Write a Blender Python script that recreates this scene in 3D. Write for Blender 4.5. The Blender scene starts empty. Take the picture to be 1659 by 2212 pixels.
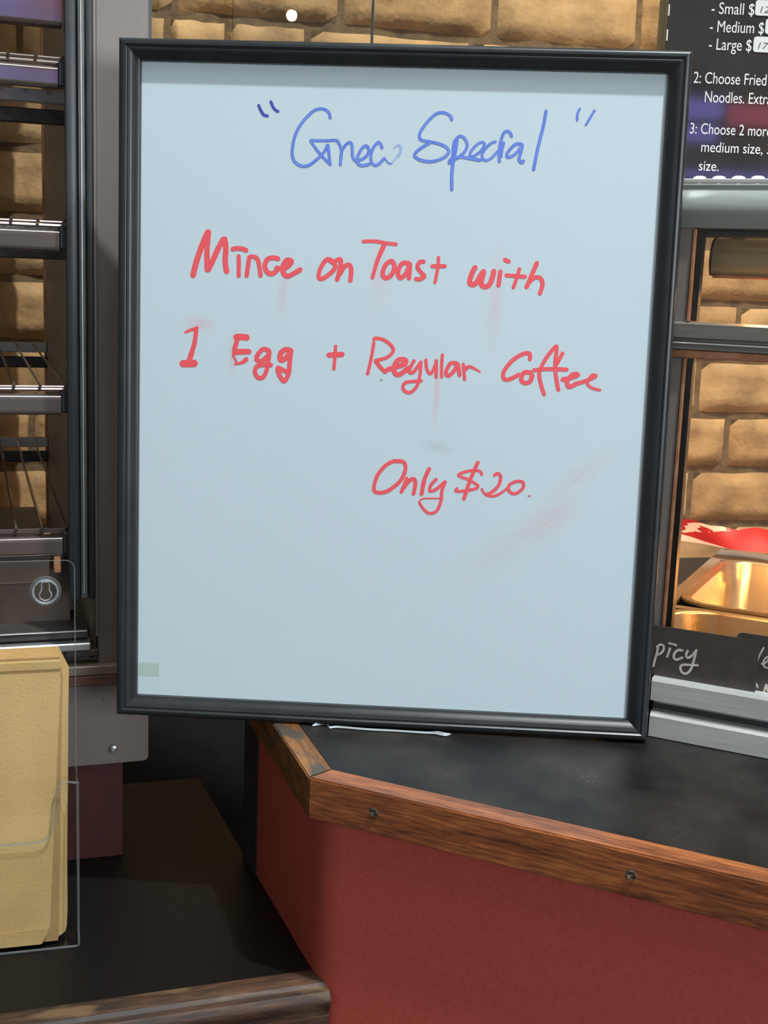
import bpy, bmesh, math, random
from mathutils import Vector, Matrix, noise
random.seed(7)
scene = bpy.context.scene
COL = scene.collection
sin, cos, rad, pi = math.sin, math.cos, math.radians, math.pi

# ------------------------------------------------------------------ camera
F, CX, CY = 2689.0, 829.5, 1106.0
PITCH, ROLL, CAMZ = rad(10.54), rad(2.19), 0.51      # z = 0 is the top of the service counter
_f = Vector((0, cos(PITCH), -sin(PITCH)))
_u0, _r0 = Vector((0, sin(PITCH), cos(PITCH))), Vector((1, 0, 0))
_r = cos(ROLL)*_r0 + sin(ROLL)*_u0
_u = -sin(ROLL)*_r0 + cos(ROLL)*_u0
CAM = Vector((0, 0, CAMZ))
cd = bpy.data.cameras.new('camera')
cam = bpy.data.objects.new('camera', cd); COL.objects.link(cam)
cd.sensor_fit = 'HORIZONTAL'; cd.sensor_width = 36.0; cd.lens = F/1659*36
cd.clip_start = 0.02; cd.clip_end = 60
cam.matrix_world = Matrix(((_r.x, _u.x, -_f.x, 0), (_r.y, _u.y, -_f.y, 0), (_r.z, _u.z, -_f.z, CAMZ), (0, 0, 0, 1)))
scene.camera = cam
vs = scene.view_settings
vs.view_transform = 'Standard'; vs.look = 'None'; vs.gamma = 1.0; vs.use_curve_mapping = False
vs.exposure = 0.0

# ------------------------------------------------------------------ world and lights
w = bpy.data.worlds.new('world'); scene.world = w; w.use_nodes = True
w.node_tree.nodes['Background'].inputs[0].default_value = (0.86, 0.94, 1.0, 1)
w.node_tree.nodes['Background'].inputs[1].default_value = 0.24

def area(name, loc, to, size, power, col, sy=None, spread=None):
    d = bpy.data.lights.new(name, 'AREA'); d.energy = power; d.color = col
    d.size = size
    if sy: d.shape = 'RECTANGLE'; d.size_y = sy
    if spread: d.spread = spread
    o = bpy.data.objects.new(name, d); COL.objects.link(o); o.location = loc
    o.rotation_euler = (Vector(to)-Vector(loc)).to_track_quat('-Z', 'Y').to_euler(); return o
def ball(name, loc, r, power, col):
    d = bpy.data.lights.new(name, 'POINT'); d.energy = power; d.color = col; d.shadow_soft_size = r
    o = bpy.data.objects.new(name, d); COL.objects.link(o); o.location = loc; return o
# cool soft fill added overhead, and one strong downlight beside it
area('ceiling_light_panel', (1.0, -1.0, 5.8), (0.1, 1.4, 0.3), 1.8, 90, (0.88, 0.96, 1.0))
area('walkway_light', (3.4, -4.2, 1.3), (0.2, 1.3, 0.0), 2.0, 150, (0.90, 0.97, 1.0))  # unseen soft fill added from the front right
ball('ceiling_downlight', (1.77, -0.25, 5.9), 0.085, 1850, (0.90, 0.97, 1.0))
# smaller lamps far behind the camera
for k, (lx, ly, lz, lr, lp, lc) in enumerate(((0.157, -4.0, 1.73, 0.05, 20, (1.0, 0.93, 0.82)), (-1.68, -4.0, 1.84, 0.06, 8, (1.0, 0.95, 0.86)),
        (0.045, -4.3, 1.36, 0.05, 4, (1, 1, 1)), (-1.27, -4.0, 1.957, 0.025, 2.0, (1.0, 0.9, 0.75)), (-0.613, -4.0, 1.925, 0.03, 3.0, (1.0, 0.82, 0.5)), (1.219, -4.0, 2.003, 0.035, 5, (0.95, 1, 1)))):
    ball('distant_lamp', (lx, ly, lz), lr, lp, lc)
# kitchen side lights
area('kitchen_light_left', (-0.75, 1.95, 1.7), (-0.65, 2.5, 0.4), 0.5, 0.4, (1.0, 0.84, 0.60))
area('kitchen_light_right', (0.75, 2.05, 1.8), (0.75, 2.75, 0.7), 0.5, 5.5, (1.0, 0.68, 0.36), spread=rad(115))
ball('kitchen_spotlight', (0.0, 2.12, 2.3), 0.035, 4, (0.85, 0.95, 1.0))

# ------------------------------------------------------------------ helpers
def lin(c):
    c = c/255.0
    return c/12.92 if c <= 0.04045 else ((c+0.055)/1.055)**2.4
def rgb(r, g, b): return (lin(r), lin(g), lin(b), 1)

def new_mat(name):
    m = bpy.data.materials.new(name); m.use_nodes = True
    nt = m.node_tree; b = nt.nodes['Principled BSDF']; return m, nt, b
def mat(name, c1, c2=None, rough=0.5, metal=0.0, scale=20.0, stretch=(1, 1, 1), bump=0.0, bscale=None, coat=0.0,
        spec=0.5, detail=4.0, lo=0.35, hi=0.65):
    m, nt, b = new_mat(name); N, L = nt.nodes, nt.links
    b.inputs['Roughness'].default_value = rough; b.inputs['Metallic'].default_value = metal
    b.inputs['Coat Weight'].default_value = coat; b.inputs['Specular IOR Level'].default_value = spec
    tc = N.new('ShaderNodeTexCoord'); mp = N.new('ShaderNodeMapping'); mp.inputs['Scale'].default_value = stretch
    L.new(N.new('ShaderNodeNewGeometry').outputs['Position'] if 'stone' in name else tc.outputs['Object'], mp.inputs['Vector'])
    n = N.new('ShaderNodeTexNoise'); n.inputs['Scale'].default_value = scale; n.inputs['Detail'].default_value = detail
    L.new(mp.outputs[0], n.inputs['Vector'])
    cr = N.new('ShaderNodeValToRGB'); e = cr.color_ramp.elements
    e[0].position = lo; e[0].color = c1; e[1].position = hi; e[1].color = c2 or tuple(min(1, v*1.15) for v in c1[:3])+(1,)
    L.new(n.outputs['Fac'], cr.inputs[0]); L.new(cr.outputs[0], b.inputs['Base Color'])
    if bump:
        n2 = N.new('ShaderNodeTexNoise'); n2.inputs['Scale'].default_value = bscale or scale*4; n2.inputs['Detail'].default_value = 5
        L.new(mp.outputs[0], n2.inputs['Vector'])
        bp = N.new('ShaderNodeBump'); bp.inputs['Strength'].default_value = bump; bp.inputs['Distance'].default_value = 0.002
        L.new(n2.outputs['Fac'], bp.inputs['Height']); L.new(bp.outputs[0], b.inputs['Normal'])
    return m
def wood(name, ca, cb, cc, rough=0.38, worn=None):
    m, nt, b = new_mat(name); N, L = nt.nodes, nt.links
    b.inputs['Roughness'].default_value = rough; b.inputs['Coat Weight'].default_value = 0.08; b.inputs['Coat Roughness'].default_value = 0.4
    tc = N.new('ShaderNodeTexCoord'); mp = N.new('ShaderNodeMapping'); mp.inputs['Scale'].default_value = (0.09, 1, 1)
    L.new(tc.outputs['Object'], mp.inputs['Vector'])
    n = N.new('ShaderNodeTexNoise'); n.inputs['Scale'].default_value = 330; n.inputs['Detail'].default_value = 6; n.inputs['Roughness'].default_value = 0.65
    L.new(mp.outputs[0], n.inputs['Vector'])
    n2 = N.new('ShaderNodeTexNoise'); n2.inputs['Scale'].default_value = 60; n2.inputs['Detail'].default_value = 3
    L.new(mp.outputs[0], n2.inputs['Vector'])
    mx = N.new('ShaderNodeMath'); mx.operation = 'MULTIPLY_ADD'; mx.inputs[1].default_value = 0.55
    L.new(n.outputs['Fac'], mx.inputs[0])
    m2 = N.new('ShaderNodeMath'); m2.operation = 'MULTIPLY'; m2.inputs[1].default_value = 0.45
    L.new(n2.outputs['Fac'], m2.inputs[0]); L.new(m2.outputs[0], mx.inputs[2])
    cr = N.new('ShaderNodeValToRGB'); e = cr.color_ramp.elements
    e[0].position = 0.38; e[0].color = ca; e[1].position = 0.64; e[1].color = cc
    k = e.new(0.5); k.color = cb
    L.new(mx.outputs[0], cr.inputs[0])
    out = cr.outputs[0]
    if worn:
        n3 = N.new('ShaderNodeTexNoise'); n3.inputs['Scale'].default_value = 30; n3.inputs['Detail'].default_value = 6
        mp3 = N.new('ShaderNodeMapping'); mp3.inputs['Scale'].default_value = (0.35, 1, 1)
        L.new(tc.outputs['Object'], mp3.inputs['Vector']); L.new(mp3.outputs[0], n3.inputs['Vector'])
        r3 = N.new('ShaderNodeValToRGB'); r3.color_ramp.elements[0].position = 0.54; r3.color_ramp.elements[1].position = 0.62
        L.new(n3.outputs['Fac'], r3.inputs[0])
        mc = N.new('ShaderNodeMix'); mc.data_type = 'RGBA'
        L.new(r3.outputs[0], mc.inputs[0]); L.new(out, mc.inputs[6]); mc.inputs[7].default_value = worn
        out = mc.outputs[2]
    L.new(out, b.inputs['Base Color'])
    bp = N.new('ShaderNodeBump'); bp.inputs['Strength'].default_value = 0.25; bp.inputs['Distance'].default_value = 0.001
    L.new(n.outputs['Fac'], bp.inputs['Height']); L.new(bp.outputs[0], b.inputs['Normal'])
    return m
def glass(name, tint=(1, 1, 1), rough=0.0, ior=1.45, white=0.0, k=1.0):
    m = bpy.data.materials.new(name); m.use_nodes = True; nt = m.node_tree; N, L = nt.nodes, nt.links
    N.remove(N['Principled BSDF'])
    t = N.new('ShaderNodeBsdfTransparent'); t.inputs[0].default_value = tint+(1,)
    g = N.new('ShaderNodeBsdfGlossy'); g.inputs['Roughness'].default_value = rough
    fr = N.new('ShaderNodeFresnel'); fr.inputs[0].default_value = ior
    kk = N.new('ShaderNodeMath'); kk.operation = 'MULTIPLY'; kk.inputs[1].default_value = k; L.new(fr.outputs[0], kk.inputs[0])
    mx = N.new('ShaderNodeMixShader'); L.new(kk.outputs[0], mx.inputs[0]); L.new(t.outputs[0], mx.inputs[1]); L.new(g.outputs[0], mx.inputs[2])
    out = mx.outputs[0]
    if white:
        d = N.new('ShaderNodeBsdfDiffuse'); d.inputs[0].default_value = (0.8, 0.85, 0.88, 1)
        m2 = N.new('ShaderNodeMixShader'); m2.inputs[0].default_value = white
        L.new(out, m2.inputs[1]); L.new(d.outputs[0], m2.inputs[2]); out = m2.outputs[0]
    L.new(out, N['Material Output'].inputs['Surface']); return m
def emit(name, c, s):
    m, nt, b = new_mat(name); b.inputs['Base Color'].default_value = c
    b.inputs['Emission Color'].default_value = c; b.inputs['Emission Strength'].default_value = s
    return m

class Frame:                                            # a local system: x along, y away from the viewer, z up
    def __init__(s, o, yaw=0.0, lean=0.0, tilt=0.0):
        s.M = Matrix.Translation(Vector(o)) @ Matrix.Rotation(rad(yaw), 4, 'Z') @ Matrix.Rotation(-rad(lean), 4, 'X') @ Matrix.Rotation(rad(tilt), 4, 'Y')
        s.I = s.M.inverted()
    def loc(s, p): return s.I @ Vector(p)
    def at(s, px, py, y=0.0):                           # photo point -> local point on the plane y = const
        d = _f + (px-CX)/F*_r - (py-CY)/F*_u
        c = s.I @ CAM; d = s.I.to_3x3() @ d
        return c + d*((y-c.y)/d.y)
    def atz(s, px, py, z=0.0):
        d = _f + (px-CX)/F*_r - (py-CY)/F*_u
        c = s.I @ CAM; d = s.I.to_3x3() @ d
        return c + d*((z-c.z)/d.z)

def obj(name, bm, m, parent=None, frame=None, smooth=False, base=None, label=None, cat=None, group=None, kind=None, angle=35):
    me = bpy.data.meshes.new(name)
    if base is not None and parent is None:
        bmesh.ops.translate(bm, vec=-Vector(base), verts=bm.verts)
    bmesh.ops.recalc_face_normals(bm, faces=bm.faces)
    bm.to_mesh(me); bm.free()
    for mm in (m if isinstance(m, (list, tuple)) else [m]): me.materials.append(mm)
    if smooth:
        for p in me.polygons: p.use_smooth = True
        me.set_sharp_from_angle(angle=rad(angle))
    o = bpy.data.objects.new(name, me); COL.objects.link(o)
    if parent is not None: o.parent = parent
    if frame is not None:
        o.matrix_world = frame.M @ Matrix.Translation(Vector(base) if base is not None else Vector((0, 0, 0)))
    tag(o, label, cat, group, kind); return o
def tag(o, label=None, cat=None, group=None, kind=None):
    if label: o['label'] = label
    if cat: o['category'] = cat
    if group: o['group'] = group
    if kind: o['kind'] = kind
def thing(name, frame, label, cat, base=(0, 0, 0), group=None):
    o = bpy.data.objects.new(name, None); COL.objects.link(o); o.empty_display_size = 0.05
    o.matrix_world = frame.M
    tag(o, label, cat, group); return o

def B(): return bmesh.new()
def box(bm, x0, x1, y0, y1, z0, z1, bev=0.0, seg=1):
    vs_ = [bm.verts.new((x, y, z)) for x in (x0, x1) for y in (y0, y1) for z in (z0, z1)]
    fs = [bm.faces.new([vs_[i] for i in q]) for q in ((0, 1, 3, 2), (4, 6, 7, 5), (0, 4, 5, 1), (2, 3, 7, 6), (0, 2, 6, 4), (1, 5, 7, 3))]
    if bev:
        es = list({e for f in fs for e in f.edges})
        bmesh.ops.bevel(bm, geom=es, offset=bev, segments=seg, affect='EDGES', profile=0.5)
    return bm
def prism(bm, poly, z0, z1, bev=0.0):
    a = [bm.verts.new((p[0], p[1], z0)) for p in poly]; b = [bm.verts.new((p[0], p[1], z1)) for p in poly]
    fs = [bm.faces.new(a), bm.faces.new(b)]
    n = len(poly)
    for i in range(n): fs.append(bm.faces.new((a[i], a[(i+1) % n], b[(i+1) % n], b[i])))
    if bev: bmesh.ops.bevel(bm, geom=list({e for f in fs for e in f.edges}), offset=bev, segments=2, affect='EDGES')
    return bm
def slab(bm, poly, y0, y1, bev=0.0):                    # polygon in x,z extruded in y
    a = [bm.verts.new((p[0], y0, p[1])) for p in poly]; b = [bm.verts.new((p[0], y1, p[1])) for p in poly]
    fs = [bm.faces.new(a), bm.faces.new(b)]; n = len(poly)
    for i in range(n): fs.append(bm.faces.new((a[i], a[(i+1) % n], b[(i+1) % n], b[i])))
    if bev: bmesh.ops.bevel(bm, geom=list({e for f in fs for e in f.edges}), offset=bev, segments=1, affect='EDGES')
    return bm
def extrude_x(bm, prof, x0, x1):                        # closed profile in y,z extruded along x
    a = [bm.verts.new((x0, p[0], p[1])) for p in prof]; b = [bm.verts.new((x1, p[0], p[1])) for p in prof]
    bm.faces.new(a); bm.faces.new(b); n = len(prof)
    for i in range(n): bm.faces.new((a[i], a[(i+1) % n], b[(i+1) % n], b[i]))
    return bm
def tube(bm, pts, r, n=8, cap=True):
    rings = []
    pts = [Vector(p) for p in pts]
    for i, p in enumerate(pts):
        d = (pts[min(i+1, len(pts)-1)] - pts[max(i-1, 0)]).normalized()
        up = Vector((0, 0, 1)) if abs(d.z) < 0.9 else Vector((0, 1, 0))
        s = d.cross(up).normalized(); t = s.cross(d)
        rr = r[i] if isinstance(r, (list, tuple)) else r
        rings.append([bm.verts.new(p + rr*(cos(2*pi*k/n)*s + sin(2*pi*k/n)*t)) for k in range(n)])
    for a, b in zip(rings, rings[1:]):
        for k in range(n): bm.faces.new((a[k], a[(k+1) % n], b[(k+1) % n], b[k]))
    if cap: bm.faces.new(rings[0]); bm.faces.new(rings[-1])
    return bm
def rring(cx, cy, hx, hy, r, z, n=6):
    out = []
    for sx, sy, a0 in ((1, 1, 0), (-1, 1, 90), (-1, -1, 180), (1, -1, 270)):
        for k in range(n+1):
            a = rad(a0 + 90*k/n); out.append((cx + sx*(hx-r) + r*cos(a), cy + sy*(hy-r) + r*sin(a), z))
    return out
def loft(bm, rings, close_last=True, close_first=False):
    R = [[bm.verts.new(p) for p in r] for r in rings]
    for a, b in zip(R, R[1:]):
        n = len(a)
        for k in range(n): bm.faces.new((a[k], a[(k+1) % n], b[(k+1) % n], b[k]))
    if close_last: bm.faces.new(R[-1])
    if close_first: bm.faces.new(R[0])
    return bm
def catmull(pts, sub=6):
    if len(pts) < 3: 
        (a, b) = pts; return [tuple(a[k]+(b[k]-a[k])*t/4 for k in range(len(a))) for t in range(5)]
    P = [pts[0]] + list(pts) + [pts[-1]]; out = []
    for i in range(1, len(P)-2):
        p0, p1, p2, p3 = P[i-1:i+3]
        for j in range(sub):
            t = j/sub
            out.append(tuple(0.5*((2*p1[k]) + (-p0[k]+p2[k])*t + (2*p0[k]-5*p1[k]+4*p2[k]-p3[k])*t*t + (-p0[k]+3*p1[k]-3*p2[k]+p3[k])*t**3) for k in range(len(p1))))
    out.append(tuple(pts[-1])); return out
def ribbon(bm, pts, y):
    """pts: (x, z, width) in local plane; flat marker stroke with rounded ends and uv across"""
    uv = bm.loops.layers.uv.verify()
    L_, n, d = [], len(pts), 0.0
    for i, p in enumerate(pts):
        a, b = pts[max(i-1, 0)], pts[min(i+1, n-1)]
        t = Vector((b[0]-a[0], b[1]-a[1])); t = t.normalized() if t.length > 1e-9 else Vector((1, 0))
        nx = Vector((-t.y, t.x))
        wj = p[2]*(1+0.07*noise.noise(Vector((p[0]*180, p[1]*180, 1.3))))/2
        if i: d += math.hypot(p[0]-pts[i-1][0], p[1]-pts[i-1][1])
        L_.append((Vector((p[0], p[1])) + nx*wj, Vector((p[0], p[1])) - nx*wj, d, t, wj))
    V = [(bm.verts.new((q[0].x, y-i*1.2e-6, q[0].y)), bm.verts.new((q[1].x, y-i*1.2e-6, q[1].y))) for i, q in enumerate(L_)]
    def face(vv, uvs):
        try: f = bm.faces.new(vv)
        except ValueError: return
        for l, q in zip(f.loops, uvs): l[uv].uv = q
    for i in range(n-1):
        da, db = L_[i][2]*20, L_[i+1][2]*20
        face((V[i][0], V[i][1], V[i+1][1], V[i+1][0]), ((da, 0), (da, 1), (db, 1), (db, 0)))
    for i, sg in ((0, -1), (n-1, 1)):
        t, wj = L_[i][3], L_[i][4]; c = Vector(pts[i][:2]); a0 = math.atan2(t.y, t.x); d_ = L_[i][2]*20
        arc = [bm.verts.new((c.x + wj*0.8*cos(a0 + (pi if sg < 0 else 0) + a), y, c.y + wj*0.8*sin(a0 + (pi if sg < 0 else 0) + a))) for a in (-1.0, -0.35, 0.35, 1.0)]
        vv = [V[i][1]] + arc + [V[i][0]] if sg > 0 else [V[i][0]] + arc + [V[i][1]]
        face(vv, [(d_, 0.15)]*len(vv))

# ------------------------------------------------------------------ frames of the place
RF = Frame((0.3173, 1.3798, 0), -25.7)                    # hot food case and the service counter
LF = Frame((-0.3229, 1.5095, 0), 18.6)                    # left display cabinet and the low counter
WF = Frame((-0.65, 2.47, 0), 13.0)                      # brick wall
BF = Frame((-0.3035, 1.3921, -0.0005), -2.83, 2.27, -0.3)         # whiteboard
HF = Frame((-0.3237, 1.2859, -0.24), 16.0)                # brochure holder
MF = Frame((0, 1.45, 0), 0.0)                           # menu board
W0 = Frame((0, 0, 0))
LOW = -0.24

# ------------------------------------------------------------------ materials
M = {}
M['brick'] = mat('sandy_stone', rgb(124, 94, 58), rgb(176, 140, 92), 0.85, scale=14, bump=1.0, bscale=85, detail=8, lo=0.3, hi=0.7)
M['brick2'] = mat('sandy_stone_pale', rgb(138, 108, 70), rgb(186, 152, 104), 0.85, scale=11, bump=1.0, bscale=70, detail=8, lo=0.3, hi=0.7)
M['mortar'] = mat('dark_mortar', rgb(82, 64, 42), rgb(108, 86, 56), 0.95, scale=40, bump=0.8)
M['floor'] = mat('dark_floor_tile', rgb(40, 37, 35), rgb(55, 50, 46), 0.5, scale=6)
M['ceiling'] = mat('ceiling_paint', rgb(120, 118, 112), rgb(130, 128, 122), 0.9)
M['red'] = mat('red_wall_panel', rgb(172, 72, 60), rgb(182, 80, 66), 0.55, scale=260, bump=0.12, bscale=420, detail=3)
M['frame'] = mat('glossy_black_plastic', rgb(34, 37, 39), rgb(41, 44, 46), 0.30, scale=30)
M['steel'] = mat('brushed_grey_steel', rgb(122, 114, 109), rgb(133, 125, 120), 0.45, 0.25, scale=8, stretch=(1, 1, 0.2), bump=0.05, bscale=400)
M['canopy'] = mat('brushed_canopy_steel', rgb(158, 164, 160), rgb(178, 184, 180), 0.30, 0.35, scale=30, stretch=(0.15, 1, 1), bump=0.06)
M['steel_bright'] = mat('bright_steel', rgb(178, 180, 180), rgb(200, 200, 198), 0.28, 0.75, scale=30, stretch=(0.15, 1, 1), bump=0.06)
M['pan'] = mat('polished_pan_steel', rgb(186, 168, 140), rgb(204, 186, 158), 0.22, 0.85, scale=14, bump=0.12, bscale=22)
M['alu'] = mat('satin_aluminium', rgb(188, 188, 185), rgb(206, 206, 202), 0.36, 0.3, scale=60, stretch=(0.1, 1, 1), bump=0.08)
M['darksteel'] = mat('dull_dark_metal', rgb(62, 60, 58), rgb(76, 73, 70), 0.4, 0.3, scale=50)
M['midsteel'] = mat('weathered_grey_aluminium', rgb(104, 102, 95), rgb(122, 119, 110), 0.38, 0.3, scale=60, stretch=(0.1, 1, 1), bump=0.08)
M['laminate_black'] = mat('polished_black_laminate', rgb(12, 11, 11), rgb(17, 16, 15), 0.36, scale=200, bump=0.25, bscale=520, spec=0.22)
M['rail'] = mat('polished_shelf_steel', rgb(122, 110, 106), rgb(134, 122, 118), 0.10, 0.7, scale=12)
M['black'] = mat('black_rubber_profile', rgb(48, 53, 55), rgb(56, 61, 63), 0.36, scale=30)
M['gasket'] = mat('grey_door_gasket', rgb(86, 94, 96), rgb(104, 112, 114), 0.4, scale=40)
M['brown'] = mat('brown_enamel_panel', rgb(140, 124, 104), rgb(152, 136, 115), 0.5, scale=30)
M['dark_brown'] = mat('dark_brown_enamel', rgb(92, 76, 66), rgb(102, 86, 75), 0.4, scale=30)
M['bench'] = mat('dark_bench_laminate', rgb(30, 27, 25), rgb(38, 34, 31), 0.6, scale=30)  # near-black, stands in for the shade low behind the counters
M['copper'] = mat('copper_trim', rgb(190, 130, 95), rgb(214, 158, 118), 0.3, 0.6, scale=60)  # copper; also paints the warm light along lit edges
M['darkred'] = mat('dark_red_panel', rgb(64, 19, 13), rgb(74, 24, 16), 0.6, scale=40)
M['wood'] = wood('oiled_oak_edge', rgb(84, 44, 26), rgb(134, 76, 42), rgb(184, 112, 62))
M['wood_side'] = wood('oak_edge_worn', rgb(72, 42, 18), rgb(120, 74, 30), rgb(160, 108, 52), 0.45, worn=rgb(70, 60, 50))
M['wood_dark'] = wood('dark_worn_moulding', rgb(26, 16, 9), rgb(50, 31, 18), rgb(84, 54, 32), 0.55, worn=rgb(92, 70, 46))
M['wood_trim'] = wood('reddish_wood_trim', rgb(80, 46, 34), rgb(106, 66, 50), rgb(124, 80, 60))
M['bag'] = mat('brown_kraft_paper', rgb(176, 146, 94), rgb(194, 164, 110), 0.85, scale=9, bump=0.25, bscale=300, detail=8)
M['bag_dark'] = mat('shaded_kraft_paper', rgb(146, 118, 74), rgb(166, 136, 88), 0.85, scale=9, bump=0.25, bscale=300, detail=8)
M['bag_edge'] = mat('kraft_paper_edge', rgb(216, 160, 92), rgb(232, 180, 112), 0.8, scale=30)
M['menu'] = mat('glossy_black_menu_print', rgb(52, 49, 46), rgb(58, 54, 51), 0.05, scale=20, coat=0.0)
M['white_print'] = mat('white_print', rgb(225, 222, 218), rgb(232, 230, 226), 0.5)
M['sticker'] = mat('white_sticker', rgb(215, 214, 208), rgb(222, 221, 216), 0.5)
M['ink'] = mat('dark_ink', rgb(40, 38, 40), rgb(50, 48, 50), 0.5)
M['ply'] = mat('layered_board_edge', rgb(200, 178, 128), rgb(232, 214, 166), 0.8, scale=160, stretch=(1, 3, 0.02), detail=2)
M['card'] = mat('black_card', rgb(58, 53, 49), rgb(66, 60, 56), 0.5, scale=60)
M['chalk'] = mat('grey_chalk_marker', rgb(176, 168, 158), rgb(196, 190, 180), 0.8, scale=200)
M['tape'] = glass('clear_tape', (0.97, 0.985, 0.95), 0.3, 1.05, 0.12, 0.3)
M['plastic_strip'] = glass('cloudy_plastic', (0.9, 0.93, 0.96), 0.15, 1.5, 0.35)
M['glass'] = glass('clear_glass', (0.97, 0.98, 0.97), 0.0, 1.45)
M['acrylic'] = glass('clear_acrylic', (0.985, 0.988, 0.985), 0.03, 1.25, 0.0, 0.15)
M['acrylic_edge'] = glass('acrylic_cut_edge', (0.84, 0.87, 0.87), 0.12, 1.4, 0.07, 0.4)
M['led'] = emit('warm_led', (1.0, 0.80, 0.66, 1), 0.85)  # painted glow for bulbs mirrored in the canopy
M['heat'] = emit('heat_element_glow', (1.0, 0.55, 0.22, 1), 6)

# white board surface with the faint stains of old wiping
def board_mat():
    m, nt, b = new_mat('whiteboard_enamel'); N, L = nt.nodes, nt.links
    b.inputs['Roughness'].default_value = 0.33; b.inputs['Specular IOR Level'].default_value = 0.35
    tc = N.new('ShaderNodeTexCoord')
    out = None
    base = (lin(196), lin(211), lin(218), 1)
    def blob(prev, cx, cz, rx, rz, rot, col, strength, nscale, stretch):
        mp = N.new('ShaderNodeMapping'); mp.vector_type = 'TEXTURE'
        mp.inputs['Location'].default_value = (cx, 0, cz); mp.inputs['Rotation'].default_value = (0, rad(rot), 0)
        mp.inputs['Scale'].default_value = (rx, 1, rz); L.new(tc.outputs['Object'], mp.inputs['Vector'])
        g = N.new('ShaderNodeTexGradient'); g.gradient_type = 'SPHERICAL'
        sx = N.new('ShaderNodeVectorMath'); sx.operation = 'MULTIPLY'; sx.inputs[1].default_value = (1, 0, 1)
        L.new(mp.outputs[0], sx.inputs[0]); L.new(sx.outputs[0], g.inputs[0])
        n = N.new('ShaderNodeTexNoise'); n.inputs['Scale'].default_value = nscale
        mp2 = N.new('ShaderNodeMapping'); mp2.inputs['Scale'].default_value = stretch
        L.new(sx.outputs[0], mp2.inputs[0]); L.new(mp2.outputs[0], n.inputs['Vector'])
        r = N.new('ShaderNodeMapRange'); r.inputs[1].default_value = 0.35; r.inputs[2].default_value = 0.7; r.inputs[3].default_value = 0.2
        L.new(n.outputs['Fac'], r.inputs[0])
        p = N.new('ShaderNodeMath'); p.operation = 'MULTIPLY'; L.new(g.outputs['Fac'], p.inputs[0]); L.new(r.outputs[0], p.inputs[1])
        q = N.new('ShaderNodeMath'); q.operation = 'MULTIPLY'; L.new(p.outputs[0], q.inputs[0]); q.inputs[1].default_value = strength
        q.use_clamp = True
        mx = N.new('ShaderNodeMix'); mx.data_type = 'RGBA'; L.new(q.outputs[0], mx.inputs[0])
        if prev is None: mx.inputs[6].default_value = base
        else: L.new(prev, mx.inputs[6])
        mx.inputs[7].default_value = col; return mx.outputs[2]
    pink = rgb(214, 150, 160)
    def P(px, py): p = BF.at(px, py, 0.004); return p.x, p.z
    for (px, py, rx, rz, rot, col, st, ns, sr) in (
            (1255, 1025, 0.062, 0.016, -38, pink, 0.34, 3, (1, 6, 3)),
            (1100, 1180, 0.120, 0.030, -35, pink, 0.25, 3, (1, 6, 4)),
            (1190, 1120, 0.05, 0.022, -38, pink, 0.35, 3, (1, 6, 4)),
            (945, 965, 0.022, 0.009, 10, rgb(120, 128, 134), 0.35, 3, (1, 1, 1)),
            (820, 600, 0.016, 0.05, 5, pink, 0.35, 4, (5, 1, 1)),
            (1070, 650, 0.012, 0.07, 3, pink, 0.45, 4, (6, 1, 1)),
            (612, 630, 0.008, 0.04, 4, pink, 0.5, 4, (5, 1, 1)),
            (430, 700, 0.022, 0.012, 0, pink, 0.7, 3, (1, 1, 1)),
            (943, 850, 0.005, 0.045, 2, pink, 0.8, 4, (5, 1, 1)),
            (503, 765, 0.006, 0.03, 5, pink, 0.8, 4, (5, 1, 1))):
        x, z = P(px, py); out = blob(out, x, z, rx, rz, rot, col, st, ns, sr)
    # tiny dark specks
    v = N.new('ShaderNodeTexVoronoi'); v.inputs['Scale'].default_value = 14; L.new(tc.outputs['Object'], v.inputs['Vector'])
    r = N.new('ShaderNodeMath'); r.operation = 'LESS_THAN'; r.inputs[1].default_value = 0.018; L.new(v.outputs['Distance'], r.inputs[0])
    mx = N.new('ShaderNodeMix'); mx.data_type = 'RGBA'; L.new(r.outputs[0], mx.inputs[0]); L.new(out, mx.inputs[6]); mx.inputs[7].default_value = rgb(120, 130, 136)
    L.new(mx.outputs[2], b.inputs['Base Color'])
    n = N.new('ShaderNodeTexNoise'); n.inputs['Scale'].default_value = 700; L.new(tc.outputs['Object'], n.inputs['Vector'])
    bp = N.new('ShaderNodeBump'); bp.inputs['Strength'].default_value = 0.08; bp.inputs['Distance'].default_value = 0.0006
    L.new(n.outputs['Fac'], bp.inputs['Height']); L.new(bp.outputs[0], b.inputs['Normal'])
    return m
M['board'] = board_mat()

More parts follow.
